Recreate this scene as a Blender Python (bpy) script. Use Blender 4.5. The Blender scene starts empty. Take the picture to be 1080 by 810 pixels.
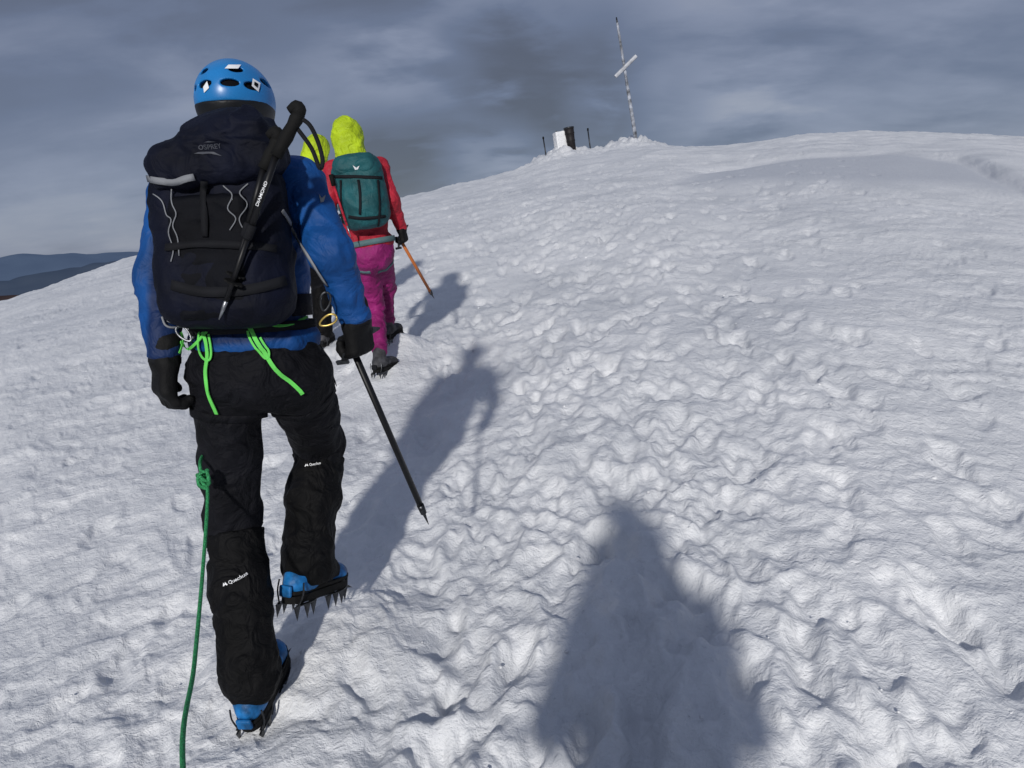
import bpy, math, random
import numpy as np
from mathutils import Vector, Matrix
from mathutils.bvhtree import BVHTree
rng = np.random.default_rng(7)
random.seed(5)
A = lambda *v: np.array(v, dtype=float)
def nrm(v):
    v = np.asarray(v, float); return v/(np.linalg.norm(v)+1e-12)
# ---------------------------------------------------------------- camera maths
FPX = 800.0; RO = math.radians(4.5); PI_ = math.radians(11.6); CAMZ = 1.65
cp, sp, cr, sr = math.cos(PI_), math.sin(PI_), math.cos(RO), math.sin(RO)
def ray(px, py):
    u = (px-540)/FPX; v = (405-py)/FPX
    u2 = u*cr+v*sr; v2 = -u*sr+v*cr
    return A(u2, cp+sp*v2, -sp+cp*v2)
CAM = A(0, 0, CAMZ)
def P(px, py, Y):
    d = ray(px, py); return d*(Y/d[1])+CAM
COL = bpy.context.scene.collection
camd = bpy.data.cameras.new('camera'); cam = bpy.data.objects.new('camera', camd); COL.objects.link(cam)
eu = Vector((1, 0, 0)); ev = Vector((0, sp, cp)); ef = Vector((0, cp, -sp))
rt = eu*cr-ev*sr; up = eu*sr+ev*cr
m = Matrix.Identity(4)
for i in range(3):
    m[i][0] = rt[i]; m[i][1] = up[i]; m[i][2] = -ef[i]; m[i][3] = CAM[i]
cam.matrix_world = m
camd.sensor_width = 36; camd.lens = 36*FPX/1080; camd.clip_start = 0.02; camd.clip_end = 120000
bpy.context.scene.camera = cam
try:
    bpy.context.scene.view_settings.view_transform = 'Standard'
    bpy.context.scene.view_settings.look = 'None'
    bpy.context.scene.view_settings.exposure = 0
except Exception: pass
# ---------------------------------------------------------------- noise
PERM = rng.permutation(256).astype(np.int32); PERM = np.concatenate([PERM, PERM, PERM])
GC = np.cos(np.arange(256)*2*np.pi/256).astype(np.float32); GS = np.sin(np.arange(256)*2*np.pi/256).astype(np.float32)
RV = rng.random(256).astype(np.float32)
def perlin(x, y, seed=0):
    x = np.asarray(x, float)+seed*17.31; y = np.asarray(y, float)+seed*9.77
    xi = np.floor(x).astype(np.int64); yi = np.floor(y).astype(np.int64)
    xf = x-xi; yf = y-yi
    u = xf*xf*xf*(xf*(xf*6-15)+10); v = yf*yf*yf*(yf*(yf*6-15)+10)
    def g(i, j, a, b):
        h = PERM[PERM[(xi+i) & 255]+((yi+j) & 255)]
        return GC[h]*a+GS[h]*b
    n0 = g(0, 0, xf, yf)*(1-u)+g(1, 0, xf-1, yf)*u
    n1 = g(0, 1, xf, yf-1)*(1-u)+g(1, 1, xf-1, yf-1)*u
    return (n0*(1-v)+n1*v)*1.5
def worley(x, y, seed=0):
    x = np.asarray(x, float)+seed*31.7; y = np.asarray(y, float)+seed*5.3
    xi = np.floor(x).astype(np.int64); yi = np.floor(y).astype(np.int64)
    f1 = np.full(x.shape, 9.0)
    for i in (-1, 0, 1):
        for j in (-1, 0, 1):
            h = PERM[PERM[(xi+i) & 255]+((yi+j) & 255)]
            jx = RV[h]; jy = RV[(h+91) & 255]
            d = (xi+i+jx-x)**2+(yi+j+jy-y)**2
            f1 = np.minimum(f1, d)
    return np.sqrt(f1)
def vn3(p, s, seed=0):
    q = p/np.asarray(s)+seed*13.7
    i = np.floor(q).astype(np.int64); f = q-i; f = f*f*(3-2*f)
    out = 0
    for a in (0, 1):
        for b in (0, 1):
            for c in (0, 1):
                h = PERM[PERM[PERM[(i[:, 0]+a) & 255]+((i[:, 1]+b) & 255)]+((i[:, 2]+c) & 255)]
                w = (f[:, 0] if a else 1-f[:, 0])*(f[:, 1] if b else 1-f[:, 1])*(f[:, 2] if c else 1-f[:, 2])
                out = out+RV[h]*w
    return out
def ss(x, a, b):
    t = np.clip((x-a)/(b-a), 0, 1); return t*t*(3-2*t)
# ---------------------------------------------------------------- materials
def newmat(name):
    mt = bpy.data.materials.new(name); mt.use_nodes = True
    nt = mt.node_tree; b = nt.nodes['Principled BSDF']; return mt, nt, b
def lk(nt, a, b): nt.links.new(a, b)
def mat(name, col, rough=.7, metal=0, bump=.0, bscale=200, var=.0, vscale=8, sheen=0, spec=.3, fold=0, stretch=(1, 1, 1)):
    mt, nt, b = newmat(name)
    b.inputs['Roughness'].default_value = rough; b.inputs['Metallic'].default_value = metal
    b.inputs['Specular IOR Level'].default_value = spec
    b.inputs['Base Color'].default_value = (*col, 1)
    tc = nt.nodes.new('ShaderNodeTexCoord'); mp = nt.nodes.new('ShaderNodeMapping'); lk(nt, tc.outputs['Object'], mp.inputs[0])
    mp.inputs['Scale'].default_value = stretch
    if var:
        n = nt.nodes.new('ShaderNodeTexNoise'); n.inputs['Scale'].default_value = vscale; n.inputs['Detail'].default_value = 5
        lk(nt, mp.outputs[0], n.inputs['Vector'])
        mx = nt.nodes.new('ShaderNodeMix'); mx.data_type = 'RGBA'
        mx.inputs[6].default_value = (*[c*(1-var) for c in col], 1); mx.inputs[7].default_value = (*[min(1, c*(1+var)+var*.002) for c in col], 1)
        mr = nt.nodes.new('ShaderNodeMapRange'); mr.inputs[1].default_value = .35; mr.inputs[2].default_value = .65
        lk(nt, n.outputs[0], mr.inputs[0]); lk(nt, mr.outputs[0], mx.inputs[0]); lk(nt, mx.outputs[2], b.inputs['Base Color'])
    last = None
    if fold:
        n = nt.nodes.new('ShaderNodeTexNoise'); n.inputs['Scale'].default_value = 14; n.inputs['Detail'].default_value = 3; n.inputs['Distortion'].default_value = 1.2
        lk(nt, mp.outputs[0], n.inputs['Vector'])
        bp = nt.nodes.new('ShaderNodeBump'); bp.inputs['Strength'].default_value = fold; bp.inputs['Distance'].default_value = .03
        lk(nt, n.outputs[0], bp.inputs['Height']); last = bp
    if bump:
        n = nt.nodes.new('ShaderNodeTexNoise'); n.inputs['Scale'].default_value = bscale; n.inputs['Detail'].default_value = 3
        lk(nt, mp.outputs[0], n.inputs['Vector'])
        bp = nt.nodes.new('ShaderNodeBump'); bp.inputs['Strength'].default_value = bump; bp.inputs['Distance'].default_value = .003
        lk(nt, n.outputs[0], bp.inputs['Height'])
        if last: lk(nt, last.outputs[0], bp.inputs['Normal'])
        last = bp
    if last: lk(nt, last.outputs[0], b.inputs['Normal'])
    return mt
M = {}
M['blue'] = mat('blue_shell_fabric', (.004, .056, .215), .6, bump=.25, bscale=500, var=.25, fold=.5, spec=.25)
nt = M['blue'].node_tree; bb_ = nt.nodes['Principled BSDF']; src = bb_.inputs['Base Color'].links[0].from_socket
tc = nt.nodes.new('ShaderNodeTexCoord'); sx_ = nt.nodes.new('ShaderNodeSeparateXYZ'); lk(nt, tc.outputs['Object'], sx_.inputs[0])
m1 = nt.nodes.new('ShaderNodeMath'); m1.operation = 'MULTIPLY_ADD'; m1.inputs[1].default_value = -.16; lk(nt, sx_.outputs[2], m1.inputs[0]); lk(nt, sx_.outputs[0], m1.inputs[2])
mr1 = nt.nodes.new('ShaderNodeMapRange'); mr1.interpolation_type = 'SMOOTHSTEP'; mr1.inputs[1].default_value = -.435; mr1.inputs[2].default_value = -.410; lk(nt, m1.outputs[0], mr1.inputs[0])
mr2 = nt.nodes.new('ShaderNodeMapRange'); mr2.interpolation_type = 'SMOOTHSTEP'; mr2.inputs[1].default_value = .125; mr2.inputs[2].default_value = .145; mr2.inputs[3].default_value = 1; mr2.inputs[4].default_value = 0; lk(nt, sx_.outputs[0], mr2.inputs[0])
mz = nt.nodes.new('ShaderNodeMapRange'); mz.interpolation_type = 'SMOOTHSTEP'; mz.inputs[1].default_value = 1.10; mz.inputs[2].default_value = 1.12; lk(nt, sx_.outputs[2], mz.inputs[0])
ml = nt.nodes.new('ShaderNodeMapRange'); ml.interpolation_type = 'SMOOTHSTEP'; ml.inputs[1].default_value = -.13; ml.inputs[2].default_value = -.15; lk(nt, sx_.outputs[0], ml.inputs[0])
mxx = nt.nodes.new('ShaderNodeMath'); mxx.operation = 'MAXIMUM'; lk(nt, mz.outputs[0], mxx.inputs[0]); lk(nt, ml.outputs[0], mxx.inputs[1])
mm1 = nt.nodes.new('ShaderNodeMath'); mm1.operation = 'MULTIPLY'; lk(nt, mr1.outputs[0], mm1.inputs[0]); lk(nt, mr2.outputs[0], mm1.inputs[1])
mm2 = nt.nodes.new('ShaderNodeMath'); mm2.operation = 'MULTIPLY'; lk(nt, mm1.outputs[0], mm2.inputs[0]); lk(nt, mxx.outputs[0], mm2.inputs[1])
mx_ = nt.nodes.new('ShaderNodeMix'); mx_.data_type = 'RGBA'; lk(nt, mm2.outputs[0], mx_.inputs[0]); lk(nt, src, mx_.inputs[6]); mx_.inputs[7].default_value = (.004, .018, .075, 1); lk(nt, mx_.outputs[2], bb_.inputs['Base Color'])
M['pack'] = mat('dark_pack_nylon', (.0022, .0034, .011), .65, bump=.4, bscale=700, var=.4, fold=.4, spec=.14)
M['packpanel'] = mat('black_pack_panel', (.002, .0025, .005), .65, bump=.4, bscale=900, var=.3, fold=.2, spec=.12)
M['black'] = mat('black_trouser_fabric', (.0040, .0042, .0065), .75, bump=.3, bscale=500, var=.4, fold=.9, spec=.15)
M['gaiter'] = mat('black_gaiter_fabric', (.0020, .0020, .0025), .7, bump=.35, bscale=600, var=.4, fold=.8, spec=.14)
M['glove'] = mat('black_glove', (.003, .003, .0035), .7, bump=.5, bscale=260, var=.4, spec=.2)
M['grey'] = mat('grey_webbing', (.20, .21, .23), .7, bump=.4, bscale=900, var=.2)
M['dgrey'] = mat('dark_grey_webbing', (.009, .0095, .012), .75, bump=.4, bscale=900, var=.2, spec=.15)
M['neon'] = mat('neon_green_webbing', (.13, .62, .10), .65, bump=.4, bscale=900, var=.2)
M['rope'] = mat('green_rope_sheath', (.03, .24, .085), .7, bump=.8, bscale=420, var=.55, vscale=300)
M['white'] = mat('white_print', (.75, .76, .78), .6)
M['greyprint'] = mat('grey_print', (.05, .055, .07), .6)
M['helmet'] = mat('blue_helmet_shell', (.012, .175, .47), .34, var=.12, bump=.05, bscale=60, spec=.5)
M['helmetdark'] = mat('dark_helmet_shell', (.006, .007, .009), .5, bump=.1)
M['liner'] = mat('black_foam', (.004, .004, .005), .9, spec=.1)
M['metal'] = mat('dull_steel', (.30, .31, .33), .38, metal=.9, var=.3, vscale=60, bump=.15)
M['dmetal'] = mat('dark_steel', (.05, .053, .058), .4, metal=.8, var=.4, vscale=60)
M['brass'] = mat('gold_anodised_metal', (.55, .40, .12), .35, metal=.8)
M['shaft'] = mat('black_axe_shaft', (.004, .004, .005), .45, var=.3)
M['oshaft'] = mat('orange_axe_shaft', (.40, .12, .03), .45, var=.2)
M['boot'] = mat('blue_boot', (.008, .12, .33), .5, var=.5, vscale=25, bump=.4, bscale=120)
M['rubber'] = mat('black_rubber', (.005, .005, .005), .8, bump=.4, bscale=80, var=.3, spec=.2)
M['bootdark'] = mat('grey_boot', (.045, .045, .05), .7, bump=.4, bscale=200, var=.5, vscale=20)
M['skin'] = mat('skin', (.50, .29, .20), .5, var=.1)
M['lime'] = mat('lime_yellow_fabric', (.40, .54, .012), .6, bump=.25, bscale=300, var=.2, fold=.8)
M['red'] = mat('coral_red_fabric', (.36, .014, .030), .62, bump=.25, bscale=400, var=.3, fold=.7)
M['teal'] = mat('teal_pack_nylon', (.008, .072, .082), .6, bump=.4, bscale=500, var=.3, fold=.5)
M['magenta'] = mat('magenta_trouser_fabric', (.21, .008, .105), .65, bump=.25, bscale=400, var=.3, fold=.7)
M['tealweb'] = mat('teal_grey_webbing', (.08, .14, .15), .7, var=.2)
M['darkjk'] = mat('charcoal_fabric', (.02, .022, .028), .7, bump=.3, bscale=400, var=.3, fold=.4)
M['phone'] = mat('black_phone_glass', (.01, .01, .012), .15)
# ---------------------------------------------------------------- objects
ORG = {}
def tag(o, label=None, cat=None, group=None, kind=None):
    if label: o['label'] = label
    if cat: o['category'] = cat
    if group: o['group'] = group
    if kind: o['kind'] = kind
    return o
def empty(name, loc, label, cat, group=None):
    o = bpy.data.objects.new(name, None); COL.objects.link(o); o.location = tuple(float(c) for c in loc)
    o.empty_display_size = .1; ORG[o.name] = np.asarray(loc, float)
    return tag(o, label, cat, group)
def obj(name, V, F, mt, parent=None, smooth=True, label=None):
    me = bpy.data.meshes.new(name)
    V = np.asarray(V, float)
    org = ORG[parent.name] if parent is not None else np.zeros(3)
    Vl = V-org
    if isinstance(F, np.ndarray):
        nf, k = F.shape
        me.vertices.add(len(Vl)); me.vertices.foreach_set('co', Vl.astype(np.float32).ravel())
        me.loops.add(nf*k); me.loops.foreach_set('vertex_index', F.astype(np.int32).ravel())
        me.polygons.add(nf); me.polygons.foreach_set('loop_start', np.arange(0, nf*k, k, dtype=np.int32))
        me.polygons.foreach_set('loop_total', np.full(nf, k, dtype=np.int32))
        me.update(calc_edges=True); me.validate()
    else:
        me.from_pydata([tuple(v) for v in Vl], [], [tuple(int(i) for i in f) for f in F]); me.update()
    me.polygons.foreach_set('use_smooth', [smooth]*len(me.polygons))
    me.materials.append(mt)
    o = bpy.data.objects.new(name, me); COL.objects.link(o); ORG[o.name] = org
    if parent is not None: o.parent = parent
    if label: o['label'] = label
    return o
class MB:
    def __init__(s): s.V = []; s.F = []; s.n = 0
    def add(s, V, F):
        s.V += [tuple(v) for v in V]; s.F += [tuple(int(i)+s.n for i in f) for f in F]; s.n += len(V); return s
    def build(s, name, mt, parent=None, smooth=True, label=None):
        return obj(name, np.array(s.V), s.F, mt, parent, smooth, label)
def cat(pts, n=6):
    pts = [np.asarray(p, float) for p in pts]; o = []
    q = [2*pts[0]-pts[1]]+pts+[2*pts[-1]-pts[-2]]
    for i in range(1, len(q)-2):
        for k in range(n):
            t = k/n; a, b, c, d = q[i-1], q[i], q[i+1], q[i+2]
            o.append(.5*((2*b)+(-a+c)*t+(2*a-5*b+4*c-d)*t*t+(-a+3*b-3*c+d)*t**3))
    o.append(pts[-1]); return o
def tube(pts, r, n=10, ref=None, sy=1.0):
    pts = [np.asarray(p, float) for p in pts]; N = len(pts)
    r = [r]*N if np.isscalar(r) else list(np.interp(np.linspace(0, 1, N), np.linspace(0, 1, len(r)), r))
    V = []; F = []; prev = None
    for i in range(N):
        t = nrm(pts[min(i+1, N-1)]-pts[max(i-1, 0)])
        if prev is None:
            a = A(0, 0, 1) if abs(t[2]) < .9 else A(1, 0, 0)
            if ref is not None: a = ref
        else: a = prev
        a = nrm(a-t*np.dot(a, t)); prev = a; b = np.cross(t, a)
        for k in range(n):
            th = 2*math.pi*k/n; V.append(pts[i]+r[i]*(math.cos(th)*a+sy*math.sin(th)*b))
    for i in range(N-1):
        for k in range(n):
            F.append((i*n+k, i*n+(k+1) % n, (i+1)*n+(k+1) % n, (i+1)*n+k))
    F.append(tuple(range(n-1, -1, -1))); F.append(tuple((N-1)*n+k for k in range(n)))
    return V, F
def ribbon(pts, nors, w, th=.002, closed=False):
    V = []; F = []; N = len(pts)
    for i in range(N):
        if closed: t = nrm(pts[(i+1) % N]-pts[i-1])
        else: t = nrm(pts[min(i+1, N-1)]-pts[max(i-1, 0)])
        n = nrm(nors[i]-t*np.dot(nors[i], t)); b = np.cross(t, n)*w/2
        V += [pts[i]-b, pts[i]+b, pts[i]+b+n*th, pts[i]-b+n*th]
    for i in range(N if closed else N-1):
        j = (i+1) % N
        for k in range(4): F.append((i*4+k, i*4+(k+1) % 4, j*4+(k+1) % 4, j*4+k))
    if not closed: F.append((3, 2, 1, 0)); F.append(tuple((N-1)*4+k for k in range(4)))
    return V, F
def prism(poly, O, X, Y, Z, th):
    n = len(poly); V = [O+X*p[0]+Y*p[1]-Z*th/2 for p in poly]+[O+X*p[0]+Y*p[1]+Z*th/2 for p in poly]
    F = [tuple(range(n-1, -1, -1)), tuple(range(n, 2*n))]+[(i, (i+1) % n, n+(i+1) % n, n+i) for i in range(n)]
    return V, F
def boxp(c, h, X=A(1, 0, 0), Y=A(0, 1, 0), Z=A(0, 0, 1)):
    return prism([(-h[0], -h[1]), (h[0], -h[1]), (h[0], h[1]), (-h[0], h[1])], np.asarray(c, float), X, Y, Z, 2*h[2])
# ---------------------------------------------------------------- implicit modelling
def surfnet(F, org, h):
    S = F < 0
    nx, ny, nz = F.shape
    cnt = np.zeros((nx-1, ny-1, nz-1), np.int8)
    C8 = [(a, b, c) for a in (0, 1) for b in (0, 1) for c in (0, 1)]
    for a, b, c in C8: cnt += S[a:nx-1+a, b:ny-1+b, c:nz-1+c]
    act = (cnt > 0) & (cnt < 8)
    idx = -np.ones(act.shape, np.int64); ai = np.argwhere(act); idx[act] = np.arange(len(ai))
    acc = np.zeros((len(ai), 3)); num = np.zeros(len(ai))
    for a in C8:
        for ax in range(3):
            if a[ax]: continue
            b = list(a); b[ax] = 1
            fa = F[ai[:, 0]+a[0], ai[:, 1]+a[1], ai[:, 2]+a[2]]; fb = F[ai[:, 0]+b[0], ai[:, 1]+b[1], ai[:, 2]+b[2]]
            mk = (fa < 0) != (fb < 0)
            t = np.where(mk, fa/np.where(mk, fa-fb, 1), 0)
            p = np.tile(np.array(a, float), (len(ai), 1)); p[:, ax] += t
            acc[mk] += p[mk]; num[mk] += 1
    V = np.asarray(org)+h*(ai+acc/num[:, None])
    Q = []
    for ax in range(3):
        sl0 = [slice(1, -1)]*3; sl1 = [slice(1, -1)]*3
        sl0[ax] = slice(0, -1); sl1[ax] = slice(1, None)
        s0 = S[tuple(sl0)]; s1 = S[tuple(sl1)]
        e = np.argwhere(s0 != s1); ins = s0[s0 != s1]
        off = np.ones(3, int); off[ax] = 0; e = e+off
        o1 = (ax+1) % 3; o2 = (ax+2) % 3
        def cell(d1, d2):
            c = e.copy(); c[:, o1] += d1; c[:, o2] += d2; return idx[c[:, 0], c[:, 1], c[:, 2]]
        q = np.stack([cell(-1, -1), cell(0, -1), cell(0, 0), cell(-1, 0)], 1)
        q[~ins] = q[~ins][:, ::-1]; Q.append(q)
    Q = np.concatenate(Q); Q = Q[(Q >= 0).all(1)]
    return V, Q
class SDF:
    def __init__(s): s.o = []
    def cap(s, a, b, ra, rb, k=.03, neg=False): s.o.append(('c', np.asarray(a, float), np.asarray(b, float), ra, rb, k, neg)); return s
    def ell(s, c, r, ax=np.eye(3), k=.03, neg=False): s.o.append(('e', np.asarray(c, float), np.asarray(r, float), np.asarray(ax, float), 0, k, neg)); return s
    def box(s, c, hf, ax=np.eye(3), rd=.02, k=.02, neg=False): s.o.append(('b', np.asarray(c, float), np.asarray(hf, float), np.asarray(ax, float), rd, k, neg)); return s
    def bounds(s, o):
        if o[0] == 'c':
            r = max(o[3], o[4]); return np.minimum(o[1], o[2])-r, np.maximum(o[1], o[2])+r
        e = np.abs(o[3].T) @ o[2]+(.01 if o[0] == 'b' else 0); return o[1]-e, o[1]+e
    def mesh(s, h=.008, wr=0, ws=.05, seed=0, wf=None):
        B = [s.bounds(o) for o in s.o if not o[6]]
        mg = 3*h+wr*2+.01
        lo = np.min([b[0] for b in B], 0)-mg; hi = np.max([b[1] for b in B], 0)+mg
        n = np.ceil((hi-lo)/h).astype(int)+1
        F = np.ones(n, np.float32)*.5
        for o in s.o:
            a, b = s.bounds(o); k = o[5]; e = k+3*h+wr*2
            i0 = np.clip(np.floor((a-e-lo)/h).astype(int), 0, n); i1 = np.clip(np.ceil((b+e-lo)/h).astype(int)+1, 0, n)
            if (i1 <= i0).any(): continue
            X, Y, Z = np.meshgrid(*[lo[d]+h*np.arange(i0[d], i1[d]) for d in range(3)], indexing='ij')
            p = np.stack([X, Y, Z], -1)-o[1]
            if o[0] == 'c':
                ab = o[2]-o[1]; L = max(ab @ ab, 1e-9); t = np.clip((p @ ab)/L, 0, 1)
                d = np.linalg.norm(p-t[..., None]*ab, axis=-1)-(o[3]+(o[4]-o[3])*t)
            elif o[0] == 'e':
                q = p @ o[3].T; k0 = np.linalg.norm(q/o[2], axis=-1); k1 = np.linalg.norm(q/o[2]**2, axis=-1)+1e-6
                d = k0*(k0-1)/k1
            else:
                q = np.abs(p @ o[3].T)-(o[2]-o[4]); d = np.linalg.norm(np.maximum(q, 0), axis=-1)+np.minimum(q.max(-1), 0)-o[4]
            sl = tuple(slice(i0[j], i1[j]) for j in range(3)); G = F[sl]
            k = max(k, 1e-4)
            if o[6]:
                d = -d; hh = np.clip(.5-.5*(G-d)/k, 0, 1); F[sl] = G*(1-hh)+d*hh+k*hh*(1-hh)
            else:
                hh = np.clip(.5+.5*(G-d)/k, 0, 1); F[sl] = G*(1-hh)+d*hh-k*hh*(1-hh)
        if wr:
            mk = np.abs(F) < wr*3+2*h; ii = np.argwhere(mk); p = lo+h*ii
            wz = p.copy(); wz += (vn3(p, ws*1.6, 3+seed)[:, None]-.5)*ws*1.4*A(1, .6, 1)
            n1 = 1-np.abs(2*vn3(wz, (ws*1.6, ws*1.6, ws), 5+seed)-1); n2 = 1-np.abs(2*vn3(wz, (ws*.7, ws*.7, ws*.45), 8+seed)-1)
            F[mk] += (-(wr*(n1*1.3+n2*.55-1.0))).astype(np.float32)
        F[0] = F[-1] = .5; F[:, 0] = F[:, -1] = .5; F[:, :, 0] = F[:, :, -1] = .5
        return surfnet(F, lo, h)
def bv(VF):
    V, F = VF; return BVHTree.FromPolygons([Vector(v) for v in V], [tuple(int(i) for i in f) for f in F])
class Multi:
    def __init__(s, bs): s.bs = bs
    def ray_cast(s, o, d, dist=1e9):
        best = (None, None, None, None)
        for b_ in s.bs:
            r = b_.ray_cast(o, d, dist)
            if r[0] is not None and (best[0] is None or r[3] < best[3]): best = r
        return best
def hit(px, py, b, off=.003, org=CAM):
    d = nrm(ray(px, py)); r = b.ray_cast(Vector(CAM), Vector(d))
    if r[0] is None: return None
    n = np.array(r[1]); n = n if n @ d < 0 else -n
    return np.array(r[0])+n*off, n
def pixpath(pix, b, off=.003, sub=5):
    q = cat([A(x, y, 0) for x, y in pix], sub); pts = []; ns = []
    for c in q:
        h_ = hit(c[0], c[1], b, off)
        if h_: pts.append(h_[0]); ns.append(h_[1])
    for _ in range(2):
        if len(pts) > 3: pts = [pts[0]]+[(pts[i-1]+2*pts[i]+pts[i+1])/4 for i in range(1, len(pts)-1)]+[pts[-1]]
    return pts, ns
def castring(c, a1, a2, angs, b, off=.004, R=.5):
    pts = []; ns = []
    for t in angs:
        d = nrm(a1*math.cos(t)+a2*math.sin(t)); r = b.ray_cast(Vector(c+d*R), Vector(-d), R)
        if r[0] is not None:
            pts.append(np.array(r[0])+d*off); ns.append(d)
    return pts, ns
def outring(c, a1, a2, angs, bs, off=.004, mx=.24):
    pts = []; ns = []; last = .16
    for t in angs:
        d = nrm(a1*math.cos(t)+a2*math.sin(t)); ds = []
        for b in bs:
            r = b.ray_cast(Vector(c), Vector(d), mx)
            if r[0] is not None: ds.append(r[3])
        if ds: last = .5*last+.5*max(ds) if pts else max(ds)
        pts.append(c+d*(max(last, max(ds) if ds else 0)+off)); ns.append(d)
    return pts, ns
def text2d(body, size, shear=0):
    cu = bpy.data.curves.new('t', 'FONT'); cu.body = body; cu.size = size; cu.align_x = 'CENTER'; cu.align_y = 'CENTER'; cu.shear = shear; cu.offset = size*.012
    o = bpy.data.objects.new('t', cu); COL.objects.link(o)
    dg = bpy.context.evaluated_depsgraph_get(); me = o.evaluated_get(dg).to_mesh()
    V = [(v.co.x, v.co.y) for v in me.vertices]; F = [tuple(p.vertices) for p in me.polygons]
    o.evaluated_get(dg).to_mesh_clear(); bpy.data.objects.remove(o); bpy.data.curves.remove(cu)
    return V, F
def textdecal(name, body, size, O, X, Y, b, mt, parent, shear=0, off=.002):
    V, F = text2d(body, size, shear); X = nrm(X); Y = nrm(Y-X*np.dot(X, Y)); N = np.cross(X, Y); W = []
    for x, y in V:
        p = O+X*x+Y*y; r = b.ray_cast(Vector(p+N*.12), Vector(-N), .3)
        W.append(np.array(r[0])+N*off if r[0] is not None else p+N*.005)
    return obj(name, W, F, mt, parent, False)
def polydecal(name, pix, b, mt, parent, off=.0025, rings=3, sub=3):
    pix = [A(*p) for p in pix]; n = len(pix); e = []
    for i in range(n):
        for k in range(sub): e.append(pix[i]+(pix[(i+1) % n]-pix[i])*k/sub)
    c = sum(pix)/n; pts = [c]
    for r in range(1, rings+1): pts += [c+(q-c)*r/rings for q in e]
    V = []
    for q in pts:
        h_ = hit(q[0], q[1], b, off)
        V.append(h_[0] if h_ else P(q[0], q[1], 2.1))
    m_ = len(e); F = [(0, 1+k, 1+(k+1) % m_) for k in range(m_)]
    for r in range(rings-1):
        for k in range(m_):
            a = 1+r*m_+k; b2 = 1+r*m_+(k+1) % m_; F.append((a, a+m_, b2+m_, b2))
    return obj(name, V, F, mt, parent, True)
# ---------------------------------------------------------------- terrain
H = CAMZ
SKY = [(-200, 392), (0, 319), (138, 273), (240, 248), (340, 228), (430, 208), (550, 180), (575, 172), (620, 165), (650, 160), (690, 155), (760, 155), (860, 143), (950, 140), (1080, 146), (1300, 165)]
az_s = []; T_s = []
for x, y in SKY:
    d = ray(x, y); az_s.append(math.degrees(math.atan2(d[0], d[1]))); T_s.append(d[2]/math.hypot(d[0], d[1]))
az_f = np.linspace(-60, 60, 481); T_f = np.interp(az_f, az_s, T_s)
kk = np.hanning(17); kk /= kk.sum(); T_f = np.convolve(np.pad(T_f, 8, 'edge'), kk, 'valid')
def Rz(az): return np.interp(az, [-180, -90, -50, -34, -22, -10, 10, 35, 60, 90, 180], [30, 26, 22, 24, 30, 33, 30, 30, 30, 30, 30])
S_f = T_f+2*H/Rz(az_f); mk = (az_f > -36) & (az_f < 36); ar = np.radians(az_f[mk])
gx, gy = np.linalg.lstsq(np.stack([np.sin(ar), np.cos(ar)], 1), S_f[mk], rcond=None)[0]
def base(x, y):
    r = np.hypot(x, y); azr = np.arctan2(x, y); az = np.degrees(azr); R = Rz(az)
    S = np.interp(az, az_f, T_f)+2*H/R; Sp = gx*np.sin(azr)+gy*np.cos(azr)
    w = (1-ss(np.abs(az), 46, 80))*ss(r, .3, 3.5)
    return r*(Sp+(S-Sp)*w)-H*r*r/(R*R)
def rayr(px, py):
    d = ray(px, py); hl = math.hypot(d[0], d[1]); rs = np.linspace(3, 29.5, 1200)
    x = d[0]/hl*rs; y = d[1]/hl*rs; below = base(x, y) > CAMZ+d[2]/hl*rs
    i = np.argmax(below) if below.any() else len(rs)-1
    return math.degrees(math.atan2(d[0], d[1])), rs[i]
LO = [rayr(*p) for p in ((690, 198), (800, 200), (900, 203), (1000, 206), (1085, 211), (1250, 232))]
HI = [rayr(*p) for p in ((690, 195), (740, 182), (800, 172), (870, 163), (950, 162), (1010, 170), (1050, 190), (1085, 209), (1250, 230))]
def driftmask(x, y):
    r = np.hypot(x, y); az = np.degrees(np.arctan2(x, y))
    lo = np.interp(az, [p[0] for p in LO], [p[1] for p in LO]); hi = np.interp(az, [p[0] for p in HI], [p[1] for p in HI])
    lo = lo+.45*perlin(az/3, r*0+3, 2); hi = hi+.4*perlin(az/3.5, r*0+7, 3)
    k = ss(az, LO[0][0], LO[0][0]+5)*(1-ss(az, HI[-2][0]-.5, HI[-2][0]+2))
    t = (r-lo)/np.maximum(hi-lo, .3)
    lipk = ss(az, HI[4][0]+1, HI[5][0]+2.5)*(1-ss(az, 40, 50))
    lip = lipk*ss(r, hi-.4, hi+1.0)*(1-ss(r, hi+1.5, hi+12))
    return k*ss(r, lo-.6, lo+.9)*(1-ss(r, hi-.8, hi+.3)), np.clip(t, 0, 1), lip
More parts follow.
